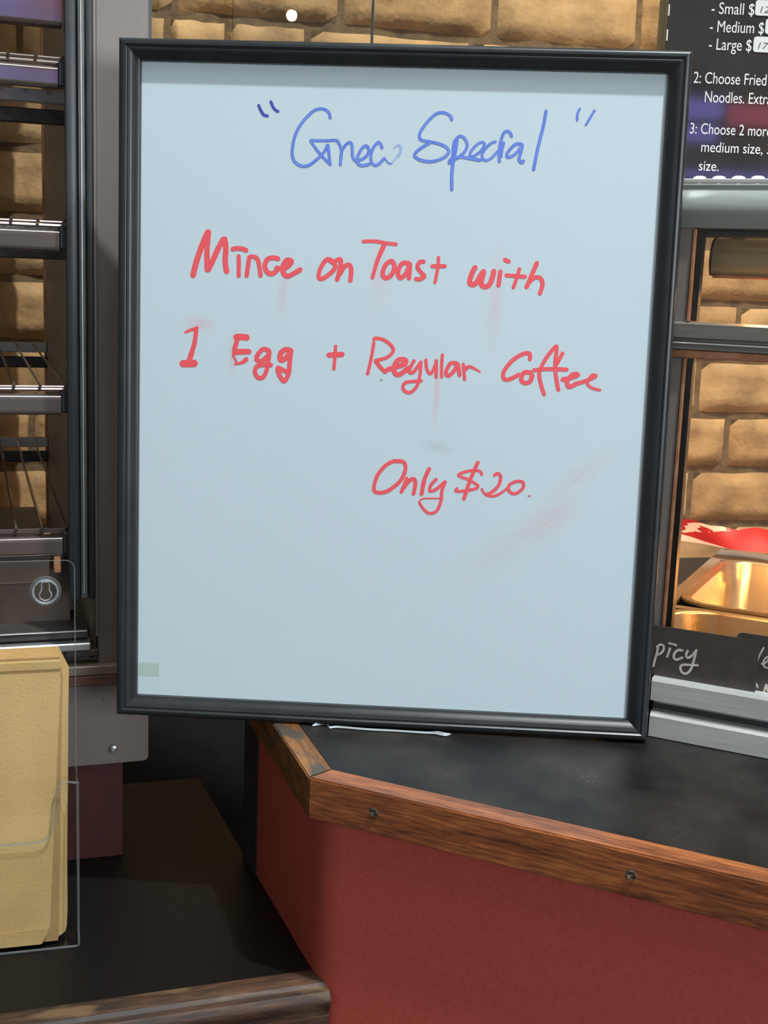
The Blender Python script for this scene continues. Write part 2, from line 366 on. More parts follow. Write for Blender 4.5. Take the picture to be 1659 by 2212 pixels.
def marker(name, edge, mid, light, streak):
    m, nt, b = new_mat(name); N, L = nt.nodes, nt.links
    b.inputs['Roughness'].default_value = 0.45
    u = N.new('ShaderNodeUVMap'); s = N.new('ShaderNodeSeparateXYZ'); L.new(u.outputs[0], s.inputs[0])
    mp = N.new('ShaderNodeMapping'); mp.inputs['Scale'].default_value = (1.2, 5.0, 1); L.new(u.outputs[0], mp.inputs[0])
    n = N.new('ShaderNodeTexNoise'); n.inputs['Scale'].default_value = 1.6; n.inputs['Detail'].default_value = 3; L.new(mp.outputs[0], n.inputs['Vector'])
    cr = N.new('ShaderNodeValToRGB'); e = cr.color_ramp.elements
    e[0].position = 0.0; e[0].color = edge; e[1].position = 1.0; e[1].color = edge
    k = e.new(0.28); k.color = mid; k = e.new(0.5); k.color = light; k = e.new(0.72); k.color = mid
    L.new(s.outputs[1], cr.inputs[0])
    r = N.new('ShaderNodeMapRange'); r.inputs[1].default_value = 0.45; r.inputs[2].default_value = 0.65; r.inputs[4].default_value = streak
    L.new(n.outputs['Fac'], r.inputs[0])
    mx = N.new('ShaderNodeMix'); mx.data_type = 'RGBA'; L.new(r.outputs[0], mx.inputs[0]); mx.inputs[6].default_value = mid; L.new(cr.outputs[0], mx.inputs[7])
    L.new(mx.outputs[2], b.inputs['Base Color']); return m
M['blue_ink'] = marker('blue_marker_ink', rgb(70, 96, 196), rgb(94, 124, 212), rgb(160, 186, 228), 1.0)
M['dark_blue_ink'] = marker('dark_blue_marker_ink', rgb(44, 54, 140), rgb(62, 76, 170), rgb(84, 98, 190), 0.6)
M['red_ink'] = marker('red_marker_ink', rgb(230, 76, 86), rgb(234, 86, 94), rgb(238, 118, 122), 0.7)
M['faint_ink'] = marker('faint_blue_ink', rgb(140, 165, 218), rgb(158, 182, 222), rgb(182, 200, 225), 1.0)

# speckled black laminate
def laminate():
    m, nt, b = new_mat('black_laminate'); N, L = nt.nodes, nt.links
    tc = N.new('ShaderNodeTexCoord')
    v = N.new('ShaderNodeTexVoronoi'); v.inputs['Scale'].default_value = 240; L.new(tc.outputs['Object'], v.inputs['Vector'])
    n = N.new('ShaderNodeTexNoise'); n.inputs['Scale'].default_value = 9; n.inputs['Detail'].default_value = 5; L.new(tc.outputs['Object'], n.inputs['Vector'])
    r = N.new('ShaderNodeMapRange'); r.inputs[1].default_value = 0.46; r.inputs[2].default_value = 0.66; r.inputs[3].default_value = 0.05; r.inputs[4].default_value = 0.15
    L.new(n.outputs['Fac'], r.inputs[0])
    lt = N.new('ShaderNodeMath'); lt.operation = 'LESS_THAN'; L.new(v.outputs['Distance'], lt.inputs[0]); L.new(r.outputs[0], lt.inputs[1])
    cr = N.new('ShaderNodeValToRGB'); cr.color_ramp.elements[0].color = rgb(14, 14, 14); cr.color_ramp.elements[1].color = rgb(50, 45, 41)
    cr.color_ramp.elements[0].position = 0.35; cr.color_ramp.elements[1].position = 0.7
    L.new(n.outputs['Fac'], cr.inputs[0])
    mx = N.new('ShaderNodeMix'); mx.data_type = 'RGBA'; L.new(lt.outputs[0], mx.inputs[0]); L.new(cr.outputs[0], mx.inputs[6]); mx.inputs[7].default_value = rgb(138, 124, 108)
    L.new(mx.outputs[2], b.inputs['Base Color'])
    b.inputs['Roughness'].default_value = 0.42; b.inputs['Specular IOR Level'].default_value = 0.2
    n2 = N.new('ShaderNodeTexNoise'); n2.inputs['Scale'].default_value = 520; L.new(tc.outputs['Object'], n2.inputs['Vector'])
    bp = N.new('ShaderNodeBump'); bp.inputs['Strength'].default_value = 0.22; bp.inputs['Distance'].default_value = 0.001
    L.new(n2.outputs['Fac'], bp.inputs['Height']); L.new(bp.outputs[0], b.inputs['Normal'])
    return m
M['laminate'] = laminate()

# ------------------------------------------------------------------ the setting
bm = B(); box(bm, -3, 3, -5, 3.4, -1.0, -0.95)
obj('floor', bm, M['floor'], kind='structure')
bm = B(); box(bm, -3, 3, -5, 3.4, 6.1, 6.15)
obj('ceiling', bm, M['ceiling'], kind='structure')
bm = B(); box(bm, -1.3, 2.6, 0.0, 0.08, -0.95, 2.2)
wall = obj('wall_back', bm, M['mortar'], frame=WF, base=(0, 0, 0), kind='structure')

def brick_mesh(k):
    bm = B(); nx, nz = 14, 7; g = []
    for j in range(nz+1):
        row = []
        for i in range(nx+1):
            u, v = i/nx, j/nz
            e = min(u*3.2, (1-u)*3.2, v*1.35, (1-v)*1.35)
            d = 0.013*min(1, e/0.07)**0.5 if e > 0 else 0
            d += 0.007*noise.noise(Vector((u*5+k*9, v*2.4, k*3.1))) * (1 if e > 0 else 0) + 0.004*noise.noise(Vector((u*14, v*6+k, 5.0)))*(1 if e > 0 else 0)
            jx = 0.010*noise.noise(Vector((v*3, k*7.7, u*4))); jz = 0.03*noise.noise(Vector((u*4, k*5.1, v)))
            row.append(bm.verts.new((u-0.5+jx, -d, v-0.5+jz)))
        g.append(row)
    for j in range(nz):
        for i in range(nx): bm.faces.new((g[j][i], g[j][i+1], g[j+1][i+1], g[j+1][i]))
    rim = [g[0][i] for i in range(nx+1)] + [g[j][nx] for j in range(1, nz+1)] + [g[nz][i] for i in range(nx-1, -1, -1)] + [g[j][0] for j in range(nz-1, 0, -1)]
    back = [bm.verts.new((v_.co.x, 0.012, v_.co.z)) for v_ in rim]; n = len(rim)
    for i in range(n): bm.faces.new((rim[i], rim[(i+1) % n], back[(i+1) % n], back[i]))
    me = bpy.data.meshes.new('brick'); bmesh.ops.recalc_face_normals(bm, faces=bm.faces); bm.to_mesh(me); bm.free()
    for p in me.polygons: p.use_smooth = True
    me.set_sharp_from_angle(angle=rad(60))
    return me
VAR = []
for k in range(8):
    me = brick_mesh(k); me.materials.append(M['brick'] if k % 2 else M['brick2']); VAR.append(me)
zs = [-0.132, -0.008, 0.117, 0.240, 0.364, 0.487, 0.607, 0.733, 0.865, 0.995, 1.125, 1.255]
fixed = {1: 1.373, 2: 1.452, 3: 1.371, 4: 1.456, 6: 1.372, 8: 0.476, 9: 0.54}
half = {4: -0.117}
for c in range(len(zs)-1):
    x0 = fixed.get(c, 0.3 + 0.17*(c % 2))
    js = [x0]
    while js[-1] < 2.2: js.append(js[-1] + random.uniform(0.27, 0.35))
    while js[0] > -0.9: js.insert(0, js[0] - random.uniform(0.27, 0.35))
    if c == 9: js = sorted([j for j in js if not 0.6 < j < 1.3] + [0.858, 1.17])
    if c == 8: js = sorted(js + [0.32])
    js = [j for i, j in enumerate(js) if i == 0 or j-js[i-1] > 0.1]
    for a, b_ in zip(js, js[1:]):
        o = bpy.data.objects.new('brick', random.choice(VAR)); COL.objects.link(o); o.parent = wall
        o.location = ((a+b_)/2, 0.0, (zs[c]+zs[c+1])/2); o.scale = (b_-a-0.014, 1, zs[c+1]-zs[c]-0.016)

# ------------------------------------------------------------------ service counter (right)
co = Vector((-0.0675, 1.22)); A = Vector((cos(rad(-25.4)), sin(rad(-25.4)))); D = Vector((cos(rad(108.6)), sin(rad(108.6))))
inA = Vector((-A.y, A.x)); inD = Vector((D.y, -D.x))     # inward normals
def isect(p, d, q, e):
    t = ((q-p).x*e.y-(q-p).y*e.x)/(d.x*e.y-d.y*e.x); return p + d*t
TH = 0.045
ci = isect(co+inA*0.032, A, co+inD*0.030, D)
far = 1.05; ch = 0.46
CFm = Frame((co.x, co.y, 0), -25.4)                      # origin at the counter's outer corner
root = thing('service_counter', CFm, 'red panelled counter with black laminate top and oak edge, under the whiteboard', 'counter')
def L2(fr, v): p = fr.loc((v.x, v.y, 0)); return (p.x, p.y)
bm = B()
backr = co + A*far + inA*1.1; backl = co + D*ch + inD*0.03
lam = [ci, ci + A*far, ci + A*far + inA*1.0, ci + D*0.46 + inA*0.62, ci + D*0.46]
prism(bm, [L2(CFm, v) for v in lam], -TH+0.002, -0.0005)
obj('laminate_top', bm, M['laminate'], root, CFm)
bm = B(); prism(bm, [L2(CFm, v) for v in (co, co+A*far, ci+A*far, ci)], -TH, 0.0, 0.0015)
front_edge = obj('edge_strip', bm, M['wood'], root, CFm, label='long oak edge strip across the front')
CD = Frame((co.x, co.y, 0), 108.6)
bm = B(); prism(bm, [L2(CD, v) for v in (co, ci, ci+D*ch, co+D*ch)], -TH, 0.0, 0.0015)
obj('edge_strip', bm, M['wood_side'], root, CD, label='short worn oak edge strip on the angled side')
# red panels
sB, sA = Vector((-0.0619, 1.2621)), Vector((-0.1674, 1.5306))
sd = (sA-sB).normalized(); sn = Vector((sd.y, -sd.x))
pc = isect(co+inA*0.018, A, sB, sd)
def fillet(p, d1, d2, r, n=8):                           # arc from the d1 side to the d2 side of a corner
    ang = math.acos(max(-1, min(1, -d1.dot(d2)))); tl = r*math.tan(ang/2)
    a_, b_ = p + d1*tl, p + d2*tl; bis = (d1+d2).normalized(); c = p + bis*(r/cos(ang/2))
    out = []
    for k in range(n+1):
        v = a_.lerp(b_, k/n) - c; out.append(c + v.normalized()*r)
    return out
arc = fillet(pc, A, sd, 0.060)
bm = B(); prism(bm, [L2(CFm, v) for v in arc[::-1] + [pc+A*far, pc+A*far+inA*0.02, isect(pc+inA*0.02, A, arc[-1]+sn*0.02, sd), arc[-1]+sn*0.02]], -0.948, -TH-0.001)
obj('front_panel', bm, M['red'], root, CFm, smooth=True, angle=30)
e0 = sA - sd*0.062
bm = B(); prism(bm, [L2(CFm, v) for v in (arc[-1]+sd*0.0003, arc[-1]+sd*0.0003+sn*0.018, e0+sn*0.018, e0)], -0.948, -TH-0.001)
obj('side_panel', bm, M['red'], root, CFm)
bm = B(); pr = -sn*0.002
prism(bm, [L2(CFm, v) for v in (e0+sd*0.0003+pr, e0+sd*0.0003+sn*0.03, sA+sn*0.03, sA+pr)], -0.948, -TH-0.001)
obj('end_post', bm, M['darksteel'], root, CFm, label='dark grey upright at the far end of the side panel')
for px, py in ((808, 1755), (1364, 1890)):
    p = CFm.at(px, py, 0.0); bm = B(); r = 0.0052
    ring = [bm.verts.new((p.x+r*cos(a*pi/3), -0.0002, p.z+r*sin(a*pi/3))) for a in range(6)]
    inn = [bm.verts.new((p.x+r*0.8*cos(a*pi/3), -0.0018, p.z+r*0.8*sin(a*pi/3))) for a in range(6)]
    t = bm.verts.new((p.x+0.001, 0.0012, p.z-0.0005))
    for k in range(6):
        bm.faces.new((ring[k], ring[(k+1) % 6], inn[(k+1) % 6], inn[k])); bm.faces.new((inn[k], inn[(k+1) % 6], t))
    obj('screw_head', bm, M['darksteel'], root, CFm)

# ------------------------------------------------------------------ low counter (left)
root = thing('low_counter', LF, 'low black laminate counter with worn dark wood nosing at the lower left', 'counter')
def LL(v): p = LF.loc((v.x, v.y, 0)); return Vector((p.x, p.y))
a0, a1 = LL(sB), LL(sA); sdl = (a1-a0).normalized()
def xr(y): return a0.x + sdl.x/sdl.y*(y-a0.y) - 0.0008
yF = -0.325; yB = 0.235
bm = B(); prism(bm, [(-0.75, yF), (xr(yF), yF), (xr(yB), yB), (-0.75, yB)], LOW-0.03, LOW)
obj('laminate_top', bm, M['laminate_black'], root, LF)
bm = B()
nose = [(yF-0.0005, LOW+0.0015), (yF-0.022, LOW+0.0015), (yF-0.026, LOW+0.0005), (yF-0.029, LOW-0.003), (yF-0.031, LOW-0.0035), (yF-0.037, LOW-0.004), (yF-0.041, LOW-0.009), (yF-0.042, LOW-0.016), (yF-0.039, LOW-0.024), (yF-0.037, LOW-0.026), (yF-0.037, LOW-0.075), (yF-0.0005, LOW-0.075)]
extrude_x(bm, nose, -0.75, xr(yF)+0.010)
obj('edge_moulding', bm, M['wood_dark'], root, LF, smooth=True)
bm = B(); box(bm, -0.75, xr(yF)-0.03, yF+0.0, yF+0.02, -0.948, LOW-0.031)
obj('front_panel', bm, M['darkred'], root, LF)
bm = B(); box(bm, -0.75, xr(yB)-0.01, yB-0.02, yB, -0.948, LOW-0.031)
obj('back_panel', bm, M['darkred'], root, LF)

# dark bench added to stand in for the shade, behind both display cases
BK = Frame((-0.2, 2.28, 0), 13.0)
root = thing('kitchen_bench', BK, 'dark kitchen bench along the foot of the brick wall', 'bench')
bm = B(); box(bm, -1.0, 1.6, -0.02, 0.22, -0.10, -0.07, 0.004); obj('bench_top', bm, M['bench'], root, BK)
bm = B(); box(bm, -0.98, 1.58, 0.0, 0.20, -0.948, -0.101); obj('bench_body', bm, M['bench'], root, BK)


# ------------------------------------------------------------------ left display cabinet
root = thing('display_cabinet', LF, 'tall grey steel display cabinet with wire shelves and black door edges', 'cabinet')
TOPZ = 1.12
xl = -0.62
cL, cR = -0.030, 0.0308
bm = B(); box(bm, cL, cR, 0.0, 0.035, 0.022, TOPZ, 0.0015, 2)
post = obj('front_post', bm, M['steel'], root, LF)
bm = B(); box(bm, cL-0.003, cL, -0.003, 0.02, 0.06, TOPZ); obj('bright_edge', bm, M['steel'], post, LF)
bm = B(); box(bm, cR, cR+0.004, 0.006, 0.03, 0.04, TOPZ); obj('black_seal', bm, M['black'], post, LF)
bm = B(); box(bm, cL-0.008, cL-0.001, 0.036, 0.89, 0.02, TOPZ); obj('side_wall', bm, M['brown'], root, LF)
bm = B(); box(bm, cL-0.012, cL-0.0081, 0.88, 0.90, 0.02, TOPZ); obj('back_edge', bm, M['copper'], root, LF, label='thin warm lit rear edge')  # warm light on the edge, painted as copper colour
zb = LF.at(180, 1295).z
def door(name, pa, pb, y0, y1, m, z0, b_=0.003):
    xa, xb = LF.at(pa, 700, y0).x, LF.at(pb, 700, y0).x
    bm = B(); box(bm, xa, xb, y0, y1, z0, TOPZ, b_, 2); return obj(name, bm, m, root, LF, smooth=True)
door('door_edge', 145, 171, -0.004, 0.012, M['black'], zb)
g_ = door('door_gasket', 172, 186, -0.009, 0.004, M['gasket'], zb+0.004, 0.002)
bm = B(); xa = LF.at(177, 700, -0.009).x; box(bm, xa, xa+0.0016, -0.0105, -0.0085, zb+0.01, TOPZ, 0.0005); obj('gasket_lip', bm, M['steel_bright'], g_, LF)
door('door_edge', 188, 206, -0.002, 0.030, M['black'], zb)
# bottom rails
z1, z2 = LF.at(100, 1366).z, LF.at(100, 1388).z
bm = B(); box(bm, xl, cL-0.012, 0.0, 0.05, z1-0.010, z1, 0.0012); obj('bottom_rail', bm, M['darksteel'], root, LF)
bm = B(); tube(bm, [(xl, -0.001, z1), (cL-0.014, -0.001, z1)], 0.0009); obj('rail_bead', bm, M['steel_bright'], root, LF, smooth=True)
bm = B(); box(bm, xl, cL-0.010, -0.012, 0.05, z2-0.010, z2, 0.0015); obj('bottom_rail', bm, M['steel_bright'], root, LF)
bm = B(); box(bm, cL-0.040, cL-0.0001, -0.006, 0.05, 0.035, z2-0.011, 0.001); obj('rail_end_block', bm, M['darksteel'], root, LF)
bm = B(); box(bm, xl, cL-0.03, 0.052, 0.88, 0.045, 0.062); obj('cabinet_floor', bm, M['brown'], root, LF)
# dark apron and warmer slot seen below the lowest shelf
zq0, zq1 = LF.at(60, 1212, 0.02).z, LF.at(60, 1186, 0.02).z
bm = B(); box(bm, xl, LF.at(140, 1200, 0.03).x, 0.03, 0.05, zq0, zq1); obj('heater_slot', bm, M['black'], root, LF)
bm = B(); box(bm, xl, LF.at(108, 1230, 0.03).x, 0.032, 0.05, LF.at(60, 1262, 0.03).z, zq0-0.001, 0.001); obj('heater_plate', bm, M['dark_brown'], root, LF)
bm = B(); box(bm, xl, cL-0.03, 0.055, 0.06, 0.063, zq0-0.002); obj('heater_cover', bm, M['dark_brown'], root, LF)
xt = LF.at(123, 1190, 0.02).x; bm = B(); box(bm, xt-0.004, xt+0.005, 0.02, 0.032, LF.at(125, 1238, 0.02).z, LF.at(125, 1184, 0.02).z, 0.001)
obj('support_clip', bm, M['copper'], root, LF, label='tan metal clip')
# wooden trim, clear ticket holder, mounting plate
xw = LF.at(257, 1440, -0.012).x
zt0, zt1 = LF.at(200, 1482, -0.012).z, LF.at(200, 1461, -0.012).z
bm = B(); box(bm, xl, xw, -0.012, 0.02, zt0, zt1, 0.001); obj('wood_trim', bm, M['wood_trim'], root, LF)
zt2 = LF.at(200, 1438, -0.012).z
bm = B(); box(bm, xl, xw-0.001, -0.010, 0.018, zt1+0.0005, zt2-0.001, 0.001); obj('trim_cap', bm, M['brown'], root, LF)
tk = bm = B(); box(bm, xl, xw+0.001, -0.0165, -0.0150, zt1-0.001, zt2+0.006, 0.0004)
t_ = obj('ticket_strip', bm, M['acrylic'], root, LF, label='clear plastic ticket strip')
bm = B(); tube(bm, [(xl, -0.0165, zt2), (xw+0.001, -0.0165, zt2)], 0.0009); tube(bm, [(xw+0.001, -0.0165, zt1), (xw+0.001, -0.0165, zt2+0.004)], 0.0009)
obj('strip_edge', bm, M['steel_bright'], t_, LF)
zp0, zp1 = -0.1095, zt0-0.0005
R_ = 0.006; xpr = 0.0322
poly = [(xl, zp1), (xpr, zp1)] + [(xpr-R_+R_*cos(a), zp0+R_+R_*sin(a)) for a in (0, -0.5, -1.05, -pi/2)] + [(xl, zp0)]
bm = B(); slab(bm, poly, -0.002, 0.006); obj('mounting_plate', bm, M['steel'], root, LF)
def screw(px, py, r, m=None):
    p = LF.at(px, py, -0.003); bm = B()
    loft(bm, [[(p.x+q*cos(a*pi/5), y, p.z+q*sin(a*pi/5)) for a in range(10)] for q, y in ((r, -0.002), (r, -0.004), (r*0.75, -0.0065), (r*0.35, -0.0072), (r*0.3, -0.005))])
    obj('screw', bm, m or M['steel_bright'], root, LF, smooth=True)
screw(245, 1617, 0.0062); screw(225, 1511, 0.0018)
bm = B(); box(bm, xl, 0.0005, 0.004, 0.20, LOW+0.0005, zp0-0.001); obj('support_panel', bm, M['darkred'], root, LF)
bm = B(); box(bm, 0.001, 0.030, 0.008, 0.20, -0.10, 0.035); obj('under_box', bm, M['darksteel'], root, LF)
# wire shelves
def railprof(y, z0, z1, d=0.026, r=0.006, tip=0.036):               # rounded bar whose flat face tips slightly downwards
    h = z1-z0; k = tip*h; out = []
    for cy, cz, a0, dy in ((y+r, z0+r, 180, k), (y+d-r, z0+r, 270, 0), (y+d-r, z1-r, 0, 0), (y+r, z1-r, 90, 0)):
        for t in range(0, 91, 9): out.append((cy+dy+r*cos(rad(a0+t)), cz+r*sin(rad(a0+t))))
    return out
def shelf(z, depth, front=True, roll=True):
    xe = LF.at(131, 840, 0.02).x
    s = bpy.data.objects.new('wire_shelf', None); COL.objects.link(s); s.parent = root; s.matrix_world = LF.M
    bm = B()   # round front rail
    prof = railprof(0.0155, z-0.0265, z-0.001, tip=0.018)
    extrude_x(bm, prof, xl, xe)
    obj('front_rail', bm, M['rail'], s, LF)
    bm = B(); tube(bm, [(xl, 0.022, z+0.0075), (xe+0.004, 0.022, z+0.0075)], 0.0016, 6); tube(bm, [(xl, 0.03, z+0.0035), (xe+0.006, 0.03, z+0.0035)], 0.0024, 6)
    obj('front_bar', bm, M['rail'], s, LF, smooth=True)
    bm = B(); box(bm, xe, xe+0.010, 0.018, 0.045, z-0.024, z+0.004, 0.002); obj('end_cap', bm, M['black'], s, LF)
    bm = B(); box(bm, xl, cL-0.009, 0.02+depth, 0.034+depth, z-0.006, z+0.012, 0.0015); obj('back_rail', bm, M['alu'], s, LF)
    bm = B(); box(bm, xl, cL-0.009, 0.02+depth, 0.034+depth, z-0.034, z-0.014, 0.0015); obj('lower_rail', bm, M['darksteel'], s, LF)
    k = 0; x = LF.at(143, 822, 0.02).x
    while x > xl+0.02:
        bm = B(); tube(bm, [(x, 0.019, z+0.0085), (x, 0.024, z+0.0105), (x, 0.04, z+0.0095), (x, 0.02+depth, z+0.0095)], 0.0019, 6)
        obj('wire', bm, M['rail'], s, LF, smooth=True); x -= 0.0305
    return s
for py, dep in ((120, 0.31), (477, 0.31), (835, 0.84), (1145, 0.84)):
    shelf(LF.at(60, py+3, 0.02).z-0.006, dep)
zh = LF.at(60, 45, 0.0).z
bm = B(); prof = railprof(0.0135, zh, zh+0.036); extrude_x(bm, prof, xl, LF.at(133, 20, 0.02).x)
obj('header_rail', bm, M['rail'], root, LF)
bm = B(); box(bm, xl, cR, 0.0, 0.90, TOPZ, TOPZ+0.05, 0.003); obj('cabinet_top', bm, M['steel'], root, LF)

# ------------------------------------------------------------------ hot food case (right)
root = thing('hot_food_display', RF, 'heated stainless food display case with glass front, right of the whiteboard', 'display case')
xR = 0.62; xL = -0.062
bm = B(); extrude_x(bm, [(0.0, 0.0005), (0.0, 0.025), (0.004, 0.0300), (0.028, 0.0305), (0.028, 0.0005)], 0.0, xR)
extrude_x(bm, [(0.012, 0.0307), (0.012, 0.0435), (0.028, 0.0435), (0.028, 0.0307)], 0.001, xR-0.001)
sill = obj('lower_sill', bm, M['alu'], root, RF)
bm = B(); extrude_x(bm, [(0.0005, 0.044), (0.0, 0.067), (0.002, 0.0705), (0.035, 0.0705), (0.035, 0.044)], -0.001, xR)
obj('upper_sill', bm, M['alu'], root, RF)
bm = B(); box(bm, 0.001, xR, 0.006, 0.0115, 0.033, 0.0385, 0.0005); obj('sill_seal', bm, M['black'], sill, RF)
bm = B(); box(bm, xL, xR, 0.036, 0.70, 0.0005, 0.012); box(bm, xL, xR, 0.69, 0.70, 0.012, 0.084); box(bm, xL, xL+0.01, 0.036, 0.69, 0.012, 0.084); box(bm, xL, -0.002, 0.030, 0.0355, 0.0005, 0.084)
obj('case_body', bm, M['darksteel'], root, RF)
bm = B(); box(bm, xL, xR, 0.264, 0.280, 0.0845, 0.090); box(bm, xL, xR, 0.616, 0.70, 0.0845, 0.090); box(bm, xL, -0.045, 0.280, 0.616, 0.0845, 0.090); box(bm, xL, xR, 0.036, 0.044, 0.0845, 0.090); box(bm, xL, -0.052, 0.044, 0.264, 0.0845, 0.090)
obj('well_deck', bm, M['steel'], root, RF)
# glass front
zb0, zb1 = RF.at(1455, 752, 0.03).z, RF.at(1455, 694, 0.03).z
zc = RF.at(1480, 492, 0.03).z; zct = RF.at(1480, 396, 0.03).z
zcu = RF.at(1460, 771, 0.03).z
bm = B(); box(bm, 0.004, xR, 0.032, 0.036, 0.0710, zb0); obj('lower_glass', bm, M['glass'], root, RF)
bm = B(); box(bm, 0.004, xR, 0.032, 0.036, zb1, zc); obj('upper_glass', bm, M['glass'], root, RF)
pm = 0.0
bm = B(); box(bm, -0.024, -0.001, 0.030, 0.050, 0.0712, zc, 0.001); obj('corner_post', bm, M['steel'], root, RF)
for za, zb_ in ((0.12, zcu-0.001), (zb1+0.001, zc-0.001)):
    bm = B(); box(bm, -0.001, 0.0025, 0.028, 0.040, za, zb_, 0.0005); obj('post_trim', bm, M['copper'], root, RF, label='thin copper coloured trim on the post')  # warm light along the post's edge, painted as a copper strip
    bm = B(); box(bm, 0.0025, 0.0085, 0.036, 0.050, za, zb_); obj('glass_seal', bm, M['darksteel'], root, RF)
bm = B()
extrude_x(bm, [(0.030, zb1), (0.024, zb1-0.002), (0.024, zb0+0.013), (0.0275, zb0+0.011), (0.0275, zb0+0.009), (0.022, zb0+0.006), (0.022, zb0), (0.05, zb0), (0.05, zb1)], -0.020, xR)
bar = obj('middle_bar', bm, M['midsteel'], root, RF)
bm = B(); box(bm, -0.024, xR, 0.026, 0.045, zcu, zb0-0.0005, 0.001); obj('copper_strip', bm, M['copper'], bar, RF)
bm = B(); tube(bm, [(-0.019, 0.0225, zb0+0.0065), (xR, 0.0225, zb0+0.0065)], 0.0012, 6); obj('bright_bead', bm, M['steel_bright'], bar, RF)
# curved canopy
prof = [(0.030, zc)] + [(0.030 - 0.012*sin(pi*t) + 0.006*t, zc + (zct-zc)*t) for t in [k/10 for k in range(1, 10)]] + [(0.036, zct), (0.30, zct), (0.30, zc)]
bm = B(); extrude_x(bm, prof, -0.020, xR); cnp = obj('canopy', bm, M['canopy'], root, RF, smooth=True)
bm = B(); box(bm, -0.019, xR, 0.028, 0.034, zct, zct+0.005, 0.001); obj('canopy_lip', bm, M['alu'], cnp, RF)
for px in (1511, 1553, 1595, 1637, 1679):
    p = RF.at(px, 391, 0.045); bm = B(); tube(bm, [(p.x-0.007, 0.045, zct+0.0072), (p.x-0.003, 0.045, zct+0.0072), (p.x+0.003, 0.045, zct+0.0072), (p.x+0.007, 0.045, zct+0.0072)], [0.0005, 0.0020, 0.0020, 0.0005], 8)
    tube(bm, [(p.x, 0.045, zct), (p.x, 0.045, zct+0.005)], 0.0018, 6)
    obj('lamp_bead', bm, M['led'], cnp, RF, smooth=True)  # glowing beads stand in for mirrored bulbs
bm = B(); box(bm, -0.012, 0.085, 0.045, 0.062, zc-0.009, zc-0.0005, 0.002); obj('lamp_bracket', bm, M['darksteel'], root, RF)
# heat lamp tube
yl = 0.10
pA, pB_ = RF.at(1547, 560, yl), RF.at(1547, 606, yl)
rl = abs(RF.at(1560, 606, yl).z-RF.at(1560, 515, yl).z)/2; zl = (RF.at(1560, 606, yl).z+RF.at(1560, 515, yl).z)/2
bm = B()
prof = [(yl+rl*cos(a), zl+rl*sin(a)) for a in [rad(-50+280*k/20) for k in range(21)]]
n = len(prof); a_ = [bm.verts.new((pA.x, p[0], p[1])) for p in prof]; b__ = [bm.verts.new((xR-0.02, p[0], p[1])) for p in prof]
for i in range(n-1): bm.faces.new((a_[i], a_[i+1], b__[i+1], b__[i]))
bmesh.ops.solidify(bm, geom=bm.faces[:], thickness=0.002)
hl = obj('lamp_hood', bm, M['canopy'], root, RF, smooth=True)
bm = B(); bm_pts = [(yl+rl*1.03*cos(a), zl+rl*1.03*sin(a)) for a in [rad(-50+280*k/20) for k in range(21)]]
extrude_x(bm, bm_pts, pA.x-0.003, pA.x-0.0002); obj('hood_end', bm, M['darksteel'], hl, RF)
xs = RF.at(1596, 500, yl).x
bm = B(); tube(bm, [(xs, yl, zl+rl), (xs, yl, zc)], 0.0042, 10); tube(bm, [(xs, yl, zc-0.008), (xs, yl, zc-0.002)], 0.008, 10); obj('lamp_stem', bm, M['darksteel'], hl, RF, smooth=True)
bm = B(); box(bm, pA.x+0.006, xR-0.03, yl-0.007, yl+0.007, zl-rl*0.62, zl-rl*0.5, 0.001); obj('heating_element', bm, M['heat'], hl, RF)
bm = B(); box(bm, pA.x+0.001, xR-0.02, yl-rl*0.86, yl-rl*0.55, zl-rl*0.90, zl-rl*0.72, 0.001); obj('hood_rim', bm, M['copper'], hl, RF)
d = bpy.data.lights.new('heat_lamp', 'AREA'); d.shape = 'RECTANGLE'; d.size = 0.45; d.size_y = 0.05; d.energy = 7; d.color = (1.0, 0.46, 0.14)
lo = bpy.data.objects.new('heat_lamp', d); COL.objects.link(lo); lo.matrix_world = RF.M @ Matrix.Translation((0.28, yl, zl-rl-0.01))
d = bpy.data.lights.new('heat_lamp_rear', 'AREA'); d.shape = 'RECTANGLE'; d.size = 0.45; d.size_y = 0.05; d.energy = 8; d.color = (1.0, 0.44, 0.12)  # unseen warm fill added to light the pans and bricks
lo = bpy.data.objects.new('heat_lamp_rear', d); COL.objects.link(lo); lo.matrix_world = RF.M @ Matrix.Translation((0.30, 0.42, zl-0.02)) @ Matrix.Rotation(rad(38), 4, 'X')

# steam pans
def pan(x0, x1, y0, y1, zr, dep, r, label):
    cx, cy, hx, hy = (x0+x1)/2, (y0+y1)/2, (x1-x0)/2, (y1-y0)/2
    bm = B(); rr = lambda ins, z: rring(cx, cy, hx-ins, hy-ins, max(0.012, r-ins), z, 8)
    loft(bm, [rr(0.001, zr-0.004), rr(0, zr-0.001), rr(0.001, zr+0.001), rr(0.006, zr+0.002), rr(0.011, zr+0.001), rr(0.014, zr-0.002), rr(0.0165, zr-dep*0.30), rr(0.020, zr-dep*0.34), rr(0.022, zr-dep*0.9), rr(0.030, zr-dep)])
    obj('steam_pan', bm, M['pan'], frame=RF, base=(cx, cy, zr-dep), label=label, cat='pan', group='steam pans in the hot food case', smooth=True, angle=50)
pan(-0.043, 0.34, 0.282, 0.614, 0.0935, 0.08, 0.05, 'empty stainless steel pan at the back of the heated case')
pan(-0.050, 0.34, 0.046, 0.262, 0.0935, 0.08, 0.075, 'empty stainless steel pan behind the black price cards')

